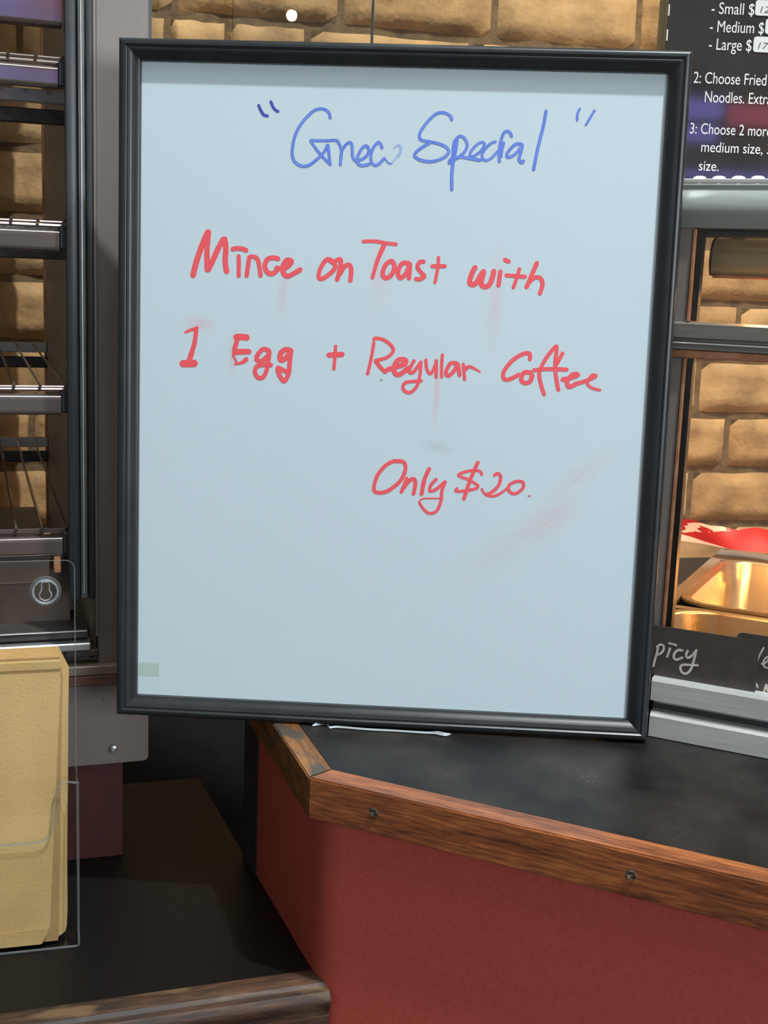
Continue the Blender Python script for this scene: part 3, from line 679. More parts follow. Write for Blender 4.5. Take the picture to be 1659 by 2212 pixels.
# red and white flyer
def flyer():
    m, nt, b = new_mat('red_white_print'); N, L = nt.nodes, nt.links
    u = N.new('ShaderNodeUVMap'); s = N.new('ShaderNodeSeparateXYZ'); L.new(u.outputs[0], s.inputs[0])
    n = N.new('ShaderNodeTexNoise'); n.inputs['Scale'].default_value = 5; mp = N.new('ShaderNodeMapping'); mp.inputs['Scale'].default_value = (1.5, 1.0, 1); L.new(u.outputs[0], mp.inputs[0]); L.new(mp.outputs[0], n.inputs['Vector'])
    # white lower band, thinning to the right, plus a white diagonal figure
    a = N.new('ShaderNodeMath'); a.operation = 'MULTIPLY_ADD'; a.inputs[1].default_value = -0.55; a.inputs[2].default_value = 0.34; L.new(s.outputs[0], a.inputs[0])
    c = N.new('ShaderNodeMath'); c.operation = 'LESS_THAN'; L.new(s.outputs[1], c.inputs[0]); L.new(a.outputs[0], c.inputs[1])
    e = N.new('ShaderNodeMath'); e.operation = 'MULTIPLY_ADD'; e.inputs[1].default_value = 1.0
    L.new(s.outputs[1], e.inputs[0]); t = N.new('ShaderNodeMath'); t.operation = 'MULTIPLY'; t.inputs[1].default_value = -1.1; L.new(s.outputs[0], t.inputs[0]); L.new(t.outputs[0], e.inputs[2])
    f1 = N.new('ShaderNodeMath'); f1.operation = 'COMPARE'; f1.inputs[1].default_value = 0.45; f1.inputs[2].default_value = 0.22; L.new(e.outputs[0], f1.inputs[0])
    nn = N.new('ShaderNodeMath'); nn.operation = 'GREATER_THAN'; nn.inputs[1].default_value = 0.47; L.new(n.outputs['Fac'], nn.inputs[0])
    f2 = N.new('ShaderNodeMath'); f2.operation = 'MULTIPLY'; L.new(f1.outputs[0], f2.inputs[0]); L.new(nn.outputs[0], f2.inputs[1])
    mx = N.new('ShaderNodeMath'); mx.operation = 'MAXIMUM'; L.new(c.outputs[0], mx.inputs[0]); L.new(f2.outputs[0], mx.inputs[1])
    q = N.new('ShaderNodeMix'); q.data_type = 'RGBA'; L.new(mx.outputs[0], q.inputs[0]); q.inputs[6].default_value = rgb(186, 30, 26); q.inputs[7].default_value = rgb(236, 214, 200)
    L.new(q.outputs[2], b.inputs['Base Color']); b.inputs['Roughness'].default_value = 0.5
    return m
bm = B(); uv = bm.loops.layers.uv.verify(); g = []
y0 = 0.62
q = [RF.at(1446, 1166, y0), RF.at(1660, 1196, y0), RF.at(1452, 1130, y0), RF.at(1662, 1158, y0)]
NX = 24
for j in range(5):
    row = []
    for i in range(NX+1):
        uu, vv = i/NX*1.5, j/4
        lo_ = q[0].lerp(q[1], uu); hi_ = q[2].lerp(q[3], uu)
        p = lo_.lerp(hi_, vv) + Vector((0, 0.022*vv + 0.006*sin(uu*7+vv*2), 0.006*sin(uu*9)*vv + 0.008*math.exp(-((uu-0.5)/0.12)**2)*vv))
        p.z = max(p.z, 0.0915 + 0.004*vv)
        row.append((bm.verts.new(p), (uu, vv)))
    g.append(row)
for j in range(4):
    for i in range(NX):
        qd = (g[j][i], g[j][i+1], g[j+1][i+1], g[j+1][i]); f_ = bm.faces.new([a[0] for a in qd])
        for l, a in zip(f_.loops, qd): l[uv].uv = a[1]
bmesh.ops.solidify(bm, geom=bm.faces[:], thickness=0.0006)
obj('paper_flyer', bm, flyer(), frame=RF, base=(0.06, 0.63, 0.0915), label='creased red and white printed paper at the back of the heated case', cat='paper', smooth=True)

# price cards, resting on the sill
def strokes(frame, y, crop, sc, items, name, m, parent, label=None, wk=1.0, kind=None):
    bm = B(); yy = y
    for it in items:
        wd, pts = it[0], it[1:]
        wa, wb = wd if isinstance(wd, tuple) else (wd, wd)
        P3 = []
        for i, p in enumerate(pts):
            q = frame.at(crop[0]+p[0]/sc, crop[1]+p[1]/sc, y)
            q2 = frame.at(crop[0]+p[0]/sc+1, crop[1]+p[1]/sc, y)
            P3.append((q.x, q.z, (wa+(wb-wa)*i/max(1, len(pts)-1))/sc*wk*(q2-q).length))
        yy -= 0.000006
        ribbon(bm, catmull(P3), yy)
    return obj(name, bm, m, parent, frame, label=label)
def card(x0px, x1px, ytl, ytr, ybl, ybr, yy, label):
    tl, tr, bl, br = RF.at(x0px, ytl, yy), RF.at(x1px, ytr, yy), RF.at(x0px, ybl, yy), RF.at(x1px, ybr, yy)
    zt = (tl.z+tr.z)/2; x0, x1 = (tl.x+bl.x)/2, (tr.x+br.x)/2
    r = 0.006; z0 = 0.0710
    poly = [(x0, z0), (x1, z0)] + [(x1-r+r*cos(a), zt-r+r*sin(a)) for a in (0, 0.52, 1.05, pi/2)] + [(x0+r+r*cos(a), zt-r+r*sin(a)) for a in (pi/2, pi/2+0.52, pi/2+1.05, pi)]
    bm = B(); slab(bm, poly, yy, yy+0.0012)
    return obj('price_card', bm, M['card'], frame=RF, base=(x0, yy, z0), label=label, cat='card', group='black price cards on the glass case')
CR7 = ((1340, 1100), 3.815)
c1 = card(1330, 1636, 1342, 1379, 1450, 1500, 0.012, 'black price card with the handwritten word ending in picy')
strokes(RF, 0.0117, *CR7, [
    (18, (312, 1130), (300, 1190), (285, 1240), (272, 1295)), (18, (300, 1135), (330, 1115), (358, 1128), (352, 1165), (330, 1190), (298, 1200)),
    (18, (400, 1105), (430, 1110), (462, 1122)), (18, (410, 1145), (395, 1190), (385, 1218)),
    (20, (512, 1165), (480, 1160), (448, 1185), (442, 1225), (465, 1240), (512, 1222)),
    (20, (556, 1165), (542, 1200), (555, 1225), (590, 1205), (625, 1165)),
    (20, (627, 1160), (610, 1230), (585, 1310), (550, 1352), (510, 1345), (495, 1305), (515, 1282), (570, 1283), (640, 1286))], 'handwriting', M['chalk'], c1)
c2 = card(1587, 1790, 1367, 1392, 1490, 1520, 0.020, 'black price card half hidden behind the one reading picy')
strokes(RF, 0.0197, *CR7, [
    (16, (1182, 1140), (1150, 1200), (1118, 1270), (1112, 1282)), (16, (1165, 1275), (1200, 1262), (1225, 1230), (1205, 1220), (1178, 1260), (1190, 1300), (1230, 1310)),
    (18, (1185, 1505), (1195, 1465), (1205, 1445), (1216, 1500), (1240, 1440)), (18, (1098, 1425), (1120, 1440), (1132, 1468))], 'handwriting', M['chalk'], c2)

# glass screen standing behind the whiteboard
GF = Frame((0, 1.62, 0), 0)
root = thing('glass_screen', GF, 'clear glass screen of two panes behind the top of the whiteboard', 'glass screen')
xj = GF.at(804, 60).x; xa = -0.21; xb = 0.362
for a, b_ in ((xa, xj-0.0012), (xj+0.0012, xb)):
    bm = B(); box(bm, a, b_, 0.0, 0.005, 0.001, 1.18, 0.0005); obj('glass_pane', bm, M['glass'], root, GF)
bm = B(); box(bm, xj-0.0012, xj+0.0012, 0.0008, 0.0042, 0.001, 1.18); obj('glass_joint', bm, M['darksteel'], root, GF)

# ------------------------------------------------------------------ menu board
root = thing('menu_board', MF, 'black menu board with white lettering standing on the heated case', 'menu board')
mx0 = MF.at(1441, 60).x; mz0 = zct + 0.0055
bm = B(); box(bm, mx0, 0.80, 0.0, 0.003, mz0+0.001, 1.15, 0.0004); obj('menu_sheet', bm, M['menu'], root, MF)
bm = B()
for k in range(6): box(bm, mx0+0.0006*(k % 2), 0.79, 0.0032+k*0.0088, 0.0032+k*0.0088+0.0078, mz0+0.001, 1.148)
obj('board_layers', bm, M['ply'], root, MF, label='stacked pale edge layers')
bm = B()
for py in (22, 76):
    p = MF.at(1445, py); box(bm, mx0-0.0003, mx0+0.0014, -0.0006, 0.0008, p.z-0.006, p.z+0.006, 0.0004)
obj('torn_edge', bm, M['sticker'], root, MF)
_fc = {}
def text(s, x0, x1, ybase, cap, m, name, shear=0.0, yoff=-0.0004, ref='H', parent=None, extra=0.0):
    cu = bpy.data.curves.new('t', 'FONT'); cu.body = s; cu.size = 1.0; cu.offset = 0.001+extra
    to = bpy.data.objects.new('t', cu); COL.objects.link(to)
    dg = bpy.context.evaluated_depsgraph_get(); me = bpy.data.meshes.new_from_object(to.evaluated_get(dg))
    bpy.data.objects.remove(to)
    p0, p1 = MF.at(x0, ybase), MF.at(x1, ybase + 0.037*(x1-x0)); top = MF.at(x0, ybase-cap)
    xs_ = [v.co.x for v in me.vertices]; mn, mxx = min(xs_), max(xs_)
    capf = 0.729
    sx = (p1.x-p0.x)/(mxx-mn); sz = (top.z-p0.z)/capf
    for v in me.vertices:
        x, z = v.co.x-mn, v.co.y
        v.co = (x*sx + shear*z*sz, yoff, z*sz)
    me.materials.clear(); me.materials.append(m)
    o = bpy.data.objects.new(name, me); COL.objects.link(o); o.parent = parent or root
    o.matrix_world = MF.M @ Matrix.Translation((p0.x, 0, p0.z)); return o
def crop5(x, y): return 1360+x/4.2535, y/4.2535
def T(s, xa, xb_, yb, cap, **k):
    a = crop5(xa, yb); b_ = crop5(xb_, yb); return text(s, a[0], b_[0], a[1], cap/4.2535, M['white_print'], 'lettering', **k)
T('- Small $', 750, 1142, 125, 112); T('- Medium $', 735, 1230, 292, 112); T('- Large $', 725, 1116, 455, 112)
T('2: Choose Fried', 585, 1252, 762, 110); T('Noodles. Extra', 688, 1300, 938, 108)
T('3: Choose 2 more', 552, 1300, 1226, 104); T('medium size, 3', 655, 1300, 1394, 100); T('size.', 633, 815, 1566, 98)
def stick(x0, x1, y0, y1, word=None, wx=None, wy=None):
    a = crop5(x0, y1); b_ = crop5(x1, y0); p = MF.at(*a); q_ = MF.at(b_[0], b_[1]+0.037*(b_[0]-a[0]))
    bm = B(); r = 0.003; pts = []
    for cx_, cz_, a0_ in ((q_.x-r, q_.z-r, 0), (p.x+r, q_.z-r, 90), (p.x+r, p.z+r, 180), (q_.x-r, p.z+r, 270)):
        pts += [(cx_+r*cos(rad(a0_+t)), cz_+r*sin(rad(a0_+t))) for t in (0, 30, 60, 90)]
    slab(bm, pts, -0.0007, -0.0002)
    s_ = obj('price_sticker', bm, M['sticker'], root, MF)
    if word:
        a = crop5(wx[0], wy); b_ = crop5(wx[1], wy); text(word, a[0], b_[0], a[1], 64/4.2535, M['ink'], 'lettering', shear=0.25, yoff=-0.0009, parent=s_, extra=-0.01)
stick(1148, 1420, 0, 142, '12', (1198, 1275), 118); stick(1240, 1500, 172, 312); stick(1130, 1420, 335, 478, '17.0', (1178, 1330), 450)

# ------------------------------------------------------------------ whiteboard
root = thing('framed_whiteboard', BF, 'black framed whiteboard with blue and red handwritten special', 'whiteboard')
BW, BH = 0.6151, 0.7585
PR = [(0.0, -0.011), (0.0, 0.005), (0.0014, 0.0078), (0.0036, 0.0088), (0.0066, 0.0088), (0.0080, 0.0074), (0.0092, 0.0070), (0.0104, 0.0078), (0.0125, 0.0074), (0.0150, 0.0058), (0.0180, 0.0032), (0.0205, 0.0012), (0.0222, 0.0008), (0.0228, -0.0036), (0.0228, -0.011)]
def rail(side):
    bm = B(); A_, B2 = [], []
    for u_, w_ in PR:
        if side == 'bottom': p, q_ = (u_, u_), (BW-u_, u_)
        if side == 'top': p, q_ = (u_, BH-u_), (BW-u_, BH-u_)
        if side == 'left': p, q_ = (u_, u_), (u_, BH-u_)
        if side == 'right': p, q_ = (BW-u_, u_), (BW-u_, BH-u_)
        A_.append(bm.verts.new((p[0], -w_, p[1]))); B2.append(bm.verts.new((q_[0], -w_, q_[1])))
    n = len(PR)
    for i in range(n): bm.faces.new((A_[i], A_[(i+1) % n], B2[(i+1) % n], B2[i]))
    bm.faces.new(A_); bm.faces.new(B2)
    obj('frame_rail', bm, M['frame'], root, BF, smooth=True, angle=40)
for s_ in ('bottom', 'top', 'left', 'right'): rail(s_)
bm = B(); box(bm, 0.012, BW-0.012, 0.004, 0.0115, 0.012, BH-0.012)
obj('writing_surface', bm, M['board'], root, BF)
YI = 0.0038
CA, CB, CC, CDD, CE = ((500, 180), 4.1475), ((880, 180), 3.7705), ((370, 470), 3.858), ((780, 480), 3.072), ((760, 940), 3.7705)
strokes(BF, YI, *CA, [(27, (243, 195), (262, 240), (290, 282), (325, 293)), (26, (352, 162), (375, 215), (398, 242), (420, 252))], 'handwriting', M['dark_blue_ink'], root, 'dark blue opening quotation marks')
strokes(BF, YI, *CA, [
    (27, (885, 312), (876, 270), (845, 238), (795, 228), (740, 245), (670, 308), (610, 385), (570, 470), (550, 560), (545, 640), (568, 702), (630, 740), (700, 730), (780, 668), (832, 612), (862, 550)),
    (27, (865, 552), (873, 625), (882, 722)), (25, (888, 730), (800, 640), (718, 530), (716, 511), (765, 513), (860, 513), (935, 510), (962, 535), (985, 600), (980, 660), (976, 732)),
    (27, (980, 680), (992, 600), (1030, 545), (1065, 530), (1082, 570), (1086, 650), (1108, 690), (1170, 680), (1215, 645), (1232, 595), (1205, 560), (1165, 590), (1128, 665), (1130, 712), (1170, 736), (1240, 722)),
    (27, (1350, 580), (1335, 542), (1312, 532), (1270, 580), (1250, 650), (1256, 708), (1290, 735), (1330, 714), (1368, 672)),
    (14, (1370, 665), (1405, 712), (1432, 720))], 'handwriting', M['blue_ink'], root, 'blue word, first of the heading')
strokes(BF, YI, *CA, [((14, 30), (1455, 580), (1490, 553), (1515, 565), (1518, 610), (1490, 650)), (12, (1480, 660), (1440, 712))], 'handwriting', M['faint_ink'], root, 'half rubbed out blue letter')
strokes(BF, YI, *CB, [
    (25, (362, 300), (352, 270), (320, 247), (280, 238), (230, 252), (165, 312), (112, 385), (98, 430), (115, 462), (180, 475), (250, 490), (310, 515), (338, 550), (315, 592), (250, 625), (180, 637), (110, 625), (65, 600), (65, 570), (110, 528), (190, 480)),
    (24, (370, 605), (372, 540), (385, 472), (425, 432), (465, 448), (488, 500), (470, 552), (430, 592), (385, 622), (345, 650), (342, 632), (370, 608), (440, 600), (510, 612), (590, 628)),
    (28, (405, 465), (395, 530), (382, 600), (370, 660), (362, 760), (362, 868)),
    (22, (520, 605), (590, 560), (628, 500), (610, 480), (570, 497), (525, 545), (510, 590), (540, 612), (600, 625)),
    (22, (720, 476), (680, 490), (630, 540), (608, 590), (630, 627), (680, 612), (735, 555)),
    (25, (850, 435), (835, 402), (808, 390), (780, 415), (757, 490), (747, 560), (750, 638)), (26, (785, 482), (768, 550), (762, 600)),
    (25, (932, 495), (890, 494), (850, 522), (812, 575), (818, 602), (860, 590), (905, 548), (935, 500)), (27, (937, 500), (925, 560), (910, 618), (930, 645), (948, 630)),
    (27, (1130, 224), (1112, 330), (1082, 450), (1052, 580), (1028, 703))], 'handwriting', M['blue_ink'], root, 'blue word Special')
strokes(BF, YI, *CB, [(21, (1405, 207), (1386, 250), (1383, 303)), (20, (1525, 220), (1490, 280), (1453, 341))], 'handwriting', M['blue_ink'], root, 'blue closing quotation marks')
strokes(BF, YI, *CC, [
    (48, (308, 115), (265, 210), (215, 350), (180, 485)), (46, (310, 115), (302, 200), (298, 300), (300, 438)), (46, (305, 438), (340, 370), (395, 250), (438, 175)), (46, (445, 175), (455, 260), (450, 370), (462, 452)),
    (38, (508, 264), (550, 256), (600, 262), (628, 276)), (34, (562, 318), (563, 400), (562, 488)),
    (36, (652, 325), (640, 400), (628, 488)), (36, (655, 325), (700, 330), (728, 370), (745, 488)),
    (40, (895, 345), (860, 335), (805, 345), (780, 400), (798, 452), (840, 468), (878, 440), (878, 415)),
    (40, (878, 418), (930, 428), (980, 400), (1003, 362), (962, 355), (932, 400), (935, 458), (970, 488), (1025, 462), (1078, 432))], 'handwriting', M['red_ink'], root, 'red word Mince')
strokes(BF, YI, *CC, [
    (36, (1360, 372), (1300, 348), (1245, 420), (1228, 495), (1262, 508), (1335, 455), (1368, 400), (1312, 350)),
    (38, (1372, 358), (1412, 352), (1405, 430), (1382, 520)), (38, (1402, 475), (1450, 402), (1488, 398), (1500, 450), (1492, 528))], 'handwriting', M['red_ink'], root, 'red word on')
strokes(BF, YI, *CC, [((20, 30), (115, 957), (160, 937), (218, 920)), ((36, 46), (208, 935), (195, 1040), (172, 1120), (148, 1195)), (60, (92, 1217), (145, 1217), (198, 1214))], 'handwriting', M['red_ink'], root, 'red numeral 1')
strokes(BF, YI, *CC, [
    (54, (538, 996), (590, 995), (634, 1000)), (38, (552, 1010), (525, 1105)), (46, (525, 1122), (590, 1117), (652, 1118)), ((16, 40), (528, 1222), (590, 1208), (628, 1178)),
    (18, (512, 1140), (545, 1205)),
    (38, (820, 1115), (770, 1095), (722, 1140), (712, 1185), (752, 1195), (800, 1155), (820, 1118)), (36, (820, 1118), (812, 1180), (798, 1260), (768, 1328), (722, 1332), (698, 1288), (712, 1242), (770, 1226), (835, 1228)),
    (44, (1000, 1110), (950, 1100), (912, 1132), (908, 1182), (945, 1178), (990, 1130)), (38, (1000, 1105), (988, 1200), (978, 1300), (940, 1362), (900, 1308), (888, 1252), (925, 1268), (975, 1288))], 'handwriting', M['red_ink'], root, 'red word Egg')
strokes(BF, YI, *CC, [(44, (1310, 1146), (1428, 1140)), (28, (1370, 1070), (1365, 1150), (1355, 1265))], 'handwriting', M['red_ink'], root, 'red plus sign')
strokes(BF, YI, *CDD, [
    (24, (12, 128), (90, 126), (175, 140), (235, 146)), ((32, 24), (152, 155), (110, 250), (75, 370)),
    (30, (205, 255), (165, 280), (143, 338), (162, 370), (203, 348), (222, 292), (205, 255)),
    (30, (318, 272), (272, 275), (245, 330), (260, 370), (298, 340), (322, 278)), (30, (325, 275), (322, 330), (318, 375)),
    (28, (418, 262), (390, 265), (375, 298), (402, 338), (420, 358), (390, 378), (362, 375)),
    (22, (514, 232), (510, 300), (490, 402)), (27, (470, 292), (558, 291))], 'handwriting', M['red_ink'], root, 'red word Toast')
strokes(BF, YI, *CDD, [
    (34, (758, 298), (732, 350), (722, 405), (758, 408), (798, 345), (815, 325)), (34, (815, 325), (798, 400), (815, 428), (850, 415), (872, 365), (882, 322)),
    (28, (952, 248), (982, 262)), (28, (925, 325), (912, 422)),
    (24, (1052, 308), (1030, 380), (1010, 435)), (27, (962, 352), (1090, 362)),
    (30, (1168, 268), (1135, 345), (1098, 432)), (28, (1115, 400), (1150, 368), (1188, 370), (1205, 410), (1186, 475))], 'handwriting', M['red_ink'], root, 'red word with')
strokes(BF, YI, *CDD, [
    (22, (85, 800), (68, 900), (43, 1008)), (23, (84, 782), (98, 770), (150, 780), (202, 820), (212, 858), (170, 898), (95, 918)), (28, (95, 918), (130, 965), (162, 995)),
    (32, (175, 978), (230, 962), (288, 940), (296, 915), (250, 912), (218, 960), (228, 1005), (260, 1008), (315, 965)),
    (24, (352, 918), (318, 985), (345, 996), (395, 932)), (22, (398, 925), (390, 1020), (370, 1088), (330, 1128), (292, 1122), (278, 1092), (302, 1062), (402, 1052)),
    (22, (430, 912), (437, 975), (462, 1005), (492, 950), (500, 915)), (22, (500, 920), (498, 1030)), (21, (540, 878), (535, 960), (536, 1030)),
    (26, (635, 935), (592, 938), (563, 998), (582, 1018), (622, 980), (640, 938), (655, 1018)), (21, (678, 940), (688, 1045)), ((30, 12), (692, 975), (722, 958), (790, 992))], 'handwriting', M['red_ink'], root, 'red word Regular')
strokes(BF, YI, *CDD, [
    (27, (1120, 912), (1118, 872), (1070, 876), (1002, 920), (948, 990), (948, 1038), (985, 1042), (1048, 1010)),
    (30, (1128, 998), (1082, 998), (1063, 1040), (1082, 1066), (1120, 1058), (1138, 1012)),
    (26, (1215, 1145), (1190, 1060), (1185, 990), (1230, 900), (1292, 825), (1298, 850), (1290, 920), (1292, 1010), (1310, 1115)),
    (26, (1298, 940), (1318, 905), (1338, 868)), (27, (1145, 982), (1240, 974), (1368, 978)),
    (30, (1335, 1045), (1400, 1030), (1440, 1012), (1402, 1012), (1368, 1058), (1382, 1092), (1430, 1070)),
    ((28, 18), (1430, 1072), (1500, 1050), (1558, 1022), (1530, 1018), (1502, 1068), (1530, 1098), (1588, 1115))], 'handwriting', M['red_ink'], root, 'red word Coffee')
strokes(BF, YI, *CE, [
    (31, (362, 210), (330, 215), (270, 252), (212, 322), (184, 400), (182, 448), (212, 468), (290, 455), (380, 388), (425, 320), (438, 250), (412, 214), (355, 212)),
    (30, (448, 350), (430, 400), (402, 465)), (32, (415, 438), (470, 370), (508, 358), (518, 400), (502, 480)), (34, (632, 272), (592, 360), (568, 482)),
    (26, (688, 358), (642, 410), (638, 456), (690, 438), (758, 378)), ((30, 22), (762, 380), (735, 450), (725, 540), (690, 618), (632, 636), (584, 600), (548, 545)), (13, (548, 540), (575, 518), (650, 514), (742, 515))], 'handwriting', M['red_ink'], root, 'red word Only')
strokes(BF, YI, *CE, [
    (24, (1060, 322), (1038, 292), (960, 290), (868, 325), (950, 362), (1026, 410), (1000, 438), (900, 455), (848, 455), (858, 432)), (31, (1028, 220), (970, 350), (912, 522)),
    (27, (1160, 328), (1188, 312), (1212, 340), (1195, 410), (1135, 468), (1100, 478)), ((20, 22), (1058, 438), (1088, 482), (1140, 498), (1200, 480), (1268, 432)),
    (26, (1282, 405), (1335, 378), (1392, 382), (1394, 430), (1332, 476), (1284, 458), (1276, 412)), (11, (1436, 497), (1455, 494))], 'handwriting', M['red_ink'], root, 'red price $20')
a, b_ = BF.at(301, 1428, YI), BF.at(344, 1458, YI)
bm = B(); box(bm, a.x, b_.x, 0.0032, 0.0036, b_.z, a.z); obj('tape_piece', bm, M['tape'], root, BF, label='small faded piece of clear tape')

# cloudy plastic strip lying at the foot of the frame
bm = B()
def zpt(px, py): return W0.atz(px, py, 0.0014)
P_ = [(675, 1562, .7), (690, 1558, 3.4), (705, 1557, 3.6), (712, 1566, 1.6), (730, 1565, 1.4), (790, 1570, 1.3), (850, 1573, 1.2), (910, 1577, 1.3), (935, 1578, 1.5), (945, 1579, 2.6), (962, 1582, 2.4), (974, 1580, 0.6)]
pts = catmull([tuple(zpt(p[0], p[1]+5))[:2] + (p[2]*0.0012,) for p in P_], 4)
top = []; bot = []
for x, y, w_ in pts:
    top.append((bm.verts.new((x, y-w_*0.9, 0.0008)), bm.verts.new((x, y, 0.0012+w_*0.9)), bm.verts.new((x, y+w_*0.4, 0.0008))))
for s1, s2 in zip(top, top[1:]):
    for k in range(3): bm.faces.new((s1[k], s1[(k+1) % 3], s2[(k+1) % 3], s2[k]))
bm.faces.new(top[0]); bm.faces.new(top[-1])
pb = zpt(820, 1575)
obj('plastic_strip', bm, M['plastic_strip'], frame=W0, base=(pb.x, pb.y, 0.0008), label='thin cloudy plastic strip along the foot of the whiteboard', cat='plastic strip', smooth=True)

# ------------------------------------------------------------------ acrylic holder with paper bags
root = thing('acrylic_holder', HF, 'clear acrylic holder full of brown paper bags on the low counter', 'holder')
hx0 = -0.30; DP = 0.040
zbt = HF.at(150, 1210, DP).z; xbr = -0.001
def rrect(x0, x1, z0, z1, r, n=5):
    return [(x1, z0)] + [(x1-r+r*cos(t), z1-r+r*sin(t)) for t in [k*pi/2/n for k in range(n+1)]] + [(x0+r+r*cos(t), z1-r+r*sin(t)) for t in [pi/2+k*pi/2/n for k in range(n+1)]] + [(x0, z0)]
bm = B(); bp = rrect(hx0, xbr, 0.002, zbt, 0.010); slab(bm, bp, DP, DP+0.0025)
back = obj('back_panel', bm, M['acrylic'], root, HF)
bm = B(); tube(bm, [(p[0], DP, p[1]) for p in bp], 0.0006, 6); obj('cut_edge', bm, M['acrylic_edge'], back, HF)
# keyhole hanger boss
kc = HF.at(98, 1278, DP-0.002)
def circ(cx, cz, r, y, n=28): return [(cx+r*cos(2*pi*k/n), y, cz+r*sin(2*pi*k/n)) for k in range(n)]
bm = B()
loft(bm, [circ(kc.x, kc.z, 0.0172, DP-0.0002), circ(kc.x, kc.z, 0.0165, DP-0.0012), circ(kc.x, kc.z, 0.0146, DP-0.0014), circ(kc.x, kc.z, 0.0140, DP-0.004), circ(kc.x, kc.z, 0.0125, DP-0.004), circ(kc.x, kc.z, 0.0120, DP-0.0008)], False)
boss = obj('hanging_boss', bm, M['acrylic_edge'], back, HF, smooth=True)
kz = kc.z; kx = kc.x
kp = [(kx-0.0035, kz+0.0105), (kx+0.0030, kz+0.0105), (kx+0.0042, kz+0.008), (kx+0.0042, kz+0.001), (kx+0.0062, kz-0.002), (kx+0.0062, kz-0.006), (kx+0.0035, kz-0.0095), (kx-0.0015, kz-0.0102), (kx-0.0056, kz-0.0075), (kx-0.0065, kz-0.003), (kx-0.0040, kz+0.001), (kx-0.0040, kz+0.008), (kx-0.0035, kz+0.0105)]
bm = B(); tube(bm, [(p[0], DP-0.001, p[1]) for p in kp], 0.0006, 6, False); tube(bm, circ(kx, kz, 0.0134, DP-0.0035)+circ(kx, kz, 0.0134, DP-0.0035)[:1], 0.0006, 6, False)
tube(bm, circ(kx, kz, 0.0122, DP-0.0025)+circ(kx, kz, 0.0122, DP-0.0025)[:1], 0.0004, 6, False)
obj('keyhole_edge', bm, M['plastic_strip'], back, HF, smooth=True)
# side wall, front lip, base
zs_ = HF.at(171, 1690, 0.0).z
bm = B(); a = [(-0.0022, 0, 0.001), (0, 0, 0.001), (0, DP, 0.001), (-0.0022, DP, 0.001)]; b_ = [(-0.0022, 0, zs_), (0, 0, zs_), (0, DP, zs_), (-0.0022, DP, zs_)]
loft(bm, [a, b_], True, True); obj('side_panel', bm, M['acrylic'], root, HF)
bm = B(); tube(bm, [(-0.0008, 0.0, 0.002), (-0.0008, 0.0, zs_), (-0.001, DP, zs_)], 0.0012, 8); obj('side_edge', bm, M['acrylic_edge'], root, HF, smooth=True)
lipx = [(171, 1692), (143, 1690), (131, 1696), (123, 1708), (120, 1725), (117, 1770), (113, 1795), (102, 1812), (85, 1820), (40, 1825), (0, 1828), (-60, 1834)]
lp = [HF.at(p[0], p[1], 0.0) for p in lipx]; lp = catmull([(p.x, p.z) for p in lp], 4)
lp.append((hx0, lp[-1][1])); 
bm = B(); slab(bm, [(p[0], p[1]) for p in lp] + [(hx0, 0.002), (0, 0.002)], 0.0, 0.0022); fl = obj('front_lip', bm, M['acrylic'], root, HF)
bm = B(); tube(bm, [(p[0], 0.001, p[1]) for p in lp], 0.0012, 8); obj('lip_edge', bm, M['acrylic_edge'], fl, HF, smooth=True)
bm = B(); box(bm, hx0, 0, 0.0, DP+0.002, 0.0004, 0.0024, 0.0006); obj('base_plate', bm, M['acrylic'], root, HF)
bm = B(); tube(bm, [(hx0, 0.0, 0.0014), (-0.004, 0.0, 0.0014), (-0.0005, 0.003, 0.0014), (-0.0005, DP, 0.0014)], 0.0012, 8); obj('base_edge', bm, M['acrylic_edge'], root, HF, smooth=True)
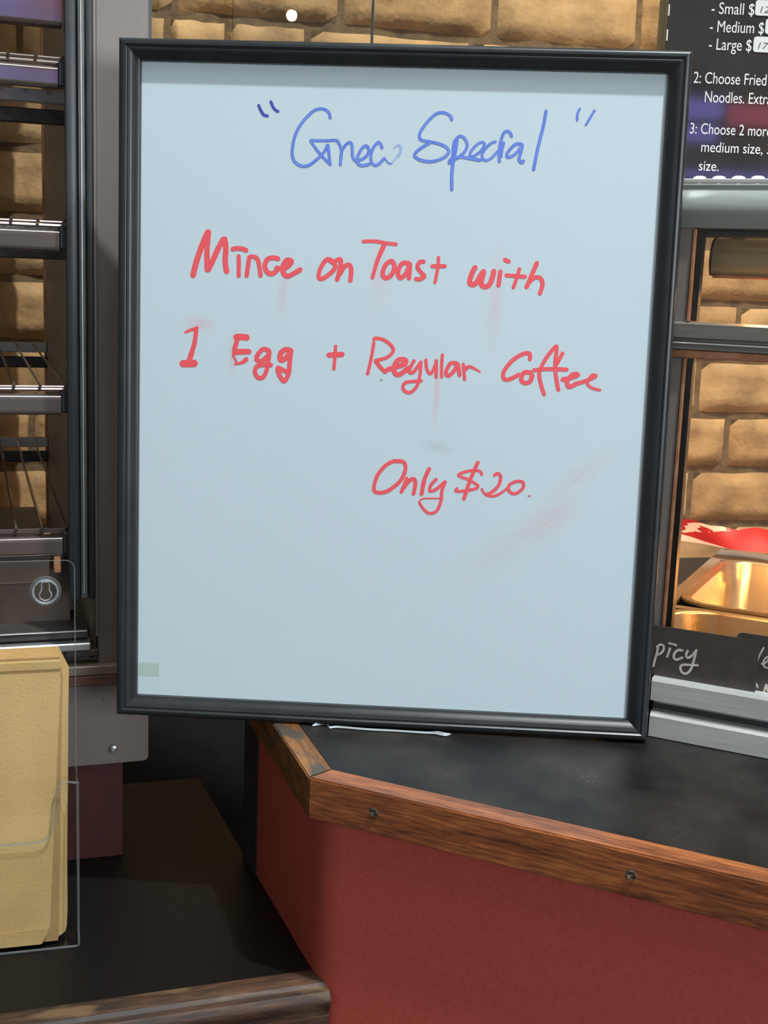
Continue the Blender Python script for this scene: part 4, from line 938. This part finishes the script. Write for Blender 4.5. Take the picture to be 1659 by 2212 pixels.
# bags
def bag(i, xt_, xb_, zt_, zb_, y, chb, cht, label):
    """xt_/xb_: right edge at the top and bottom; chb/cht: clipped lower and upper corners"""
    x0 = -0.27; bm = B(); th = 0.0013
    zl_ = sorted([zb_, zb_+0.006, zb_+0.013, zb_+0.021] + [zb_+0.03+(zt_-0.036-zb_-0.03)*k/7 for k in range(8)] + [zt_-0.024, zt_-0.012, zt_])
    def xx(z):
        x = xb_ + (xt_-xb_)*(z-zb_)/(zt_-zb_) + 0.0007*noise.noise(Vector((i*3.3, z*14, 1)))
        if z-zb_ < 0.021: x -= chb*(1-(z-zb_)/0.021)
        if zt_-z < 0.024: x -= cht*(1-(zt_-z)/0.024)
        return x
    rows = []
    for side in (0, 1):
        for z in zl_:
            yy = y + (th if side else 0) + 0.0004*sin(z*16+i)
            rows.append([bm.verts.new((x0 + (xx(z)-x0)*t, yy - (0.0008*sin(pi*t)*sin(pi*(z-zb_)/(zt_-zb_)) if not side else 0), z)) for t in (0, 0.3, 0.6, 0.85, 0.97, 1)])
    m = len(zl_); f, b2 = rows[:m], rows[m:]
    for k in range(m-1):
        for j in range(5):
            bm.faces.new((f[k][j], f[k][j+1], f[k+1][j+1], f[k+1][j])); bm.faces.new((b2[k][j], b2[k][j+1], b2[k+1][j+1], b2[k+1][j]))
        bm.faces.new((f[k][5], f[k+1][5], b2[k+1][5], b2[k][5])); bm.faces.new((f[k][0], f[k+1][0], b2[k+1][0], b2[k][0]))
    for j in range(5):
        bm.faces.new((f[0][j], f[0][j+1], b2[0][j+1], b2[0][j])); bm.faces.new((f[m-1][j], f[m-1][j+1], b2[m-1][j+1], b2[m-1][j]))
    bmesh.ops.recalc_face_normals(bm, faces=bm.faces)
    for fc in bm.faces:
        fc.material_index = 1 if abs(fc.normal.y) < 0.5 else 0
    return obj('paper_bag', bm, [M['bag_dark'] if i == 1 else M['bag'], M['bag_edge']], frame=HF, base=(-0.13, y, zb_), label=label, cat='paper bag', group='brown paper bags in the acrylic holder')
zb0_ = 0.0048
zA = HF.at(60, 1428, 0.007).z
fb = bag(0, HF.at(133, 1440, 0.007).x, HF.at(106, 2000, 0.007).x, zA, zb0_, 0.0065, 0.0075, 0.0015, 'frontmost brown paper bag, with folded top and clipped lower corner')
bm = B(); xw_ = HF.at(131, 1426, 0.005).x; box(bm, -0.268, xw_, 0.0047, 0.0058, zA-0.010, zA-0.0006, 0.0004); obj('top_fold', bm, M['bag'], fb, HF)
bm = B(); xq = HF.at(105, 1998, 0.005).x; z_f = 0.0235
slab(bm, [(-0.268, 0.0052), (xq-0.0085, 0.0052), (xq-0.0005, 0.0190), (xq-0.0005, z_f), (-0.268, z_f)], 0.0048, 0.0057); obj('bottom_flap', bm, M['bag'], fb, HF)
BG = ((136, 126, 1421, 2022, 'brown paper bag directly behind the frontmost one, its lower corner just showing'),
      (140, 130, 1418, 2018, 'third brown paper bag from the front in the acrylic holder'),
      (142, 135, 1415, 2014, 'fourth brown paper bag from the front in the acrylic holder'),
      (144, 139, 1412, 2008, 'fifth brown paper bag from the front in the acrylic holder'),
      (146, 142, 1409, 2006, 'fourth brown paper bag from the back of the holder, pale edge showing'),
      (147, 143, 1406, 2004, 'third brown paper bag from the back of the holder, pale edge showing'),
      (148, 144, 1403, 2004, 'second brown paper bag from the back of the holder, pale edge showing'),
      (149, 145, 1400, 2004, 'rearmost and tallest brown paper bag in the acrylic holder'))
for i, (pt, pb2, pyt, pyb, lb) in enumerate(BG):
    y = 0.0098 + 0.0034*i
    bag(i+1, HF.at(pt, 1450, y).x, HF.at(pb2, 2000, y).x, HF.at(70, pyt, y).z, zb0_ + (0.0 if i == 0 else 0.003), y, 0.0005, 0.011 if i > 3 else 0.004+0.0015*i, lb)

# ------------------------------------------------------------------ lit sign across the walkway, behind the camera (seen mirrored in the glossy surfaces)
SF = Frame((0, -4.0, 0), 0)
root = thing('lit_shop_sign', SF, 'blue and red backlit sign across the walkway, seen only as a reflection', 'sign')
mb, mr, mbk = emit('blue_backlit_panel', (0.30, 0.28, 1.0, 1), 5.0), emit('red_backlit_panel', (1.0, 0.12, 0.26, 1), 3.2), M['black']
bm = B(); box(bm, 1.2, 2.9, -0.06, -0.02, 1.05, 1.62); obj('sign_backing', bm, mbk, root, SF)
for x0, x1, z0, z1, m in ((1.25, 1.72, 1.42, 1.52, mb), (1.25, 1.70, 1.30, 1.38, mb), (1.75, 2.85, 1.39, 1.50, mr), (1.25, 2.85, 1.115, 1.15, mb)):
    bm = B(); box(bm, x0, x1, -0.019, -0.005, z0, z1, 0.003); obj('light_panel', bm, m, root, SF)

bpy.context.view_layer.update()
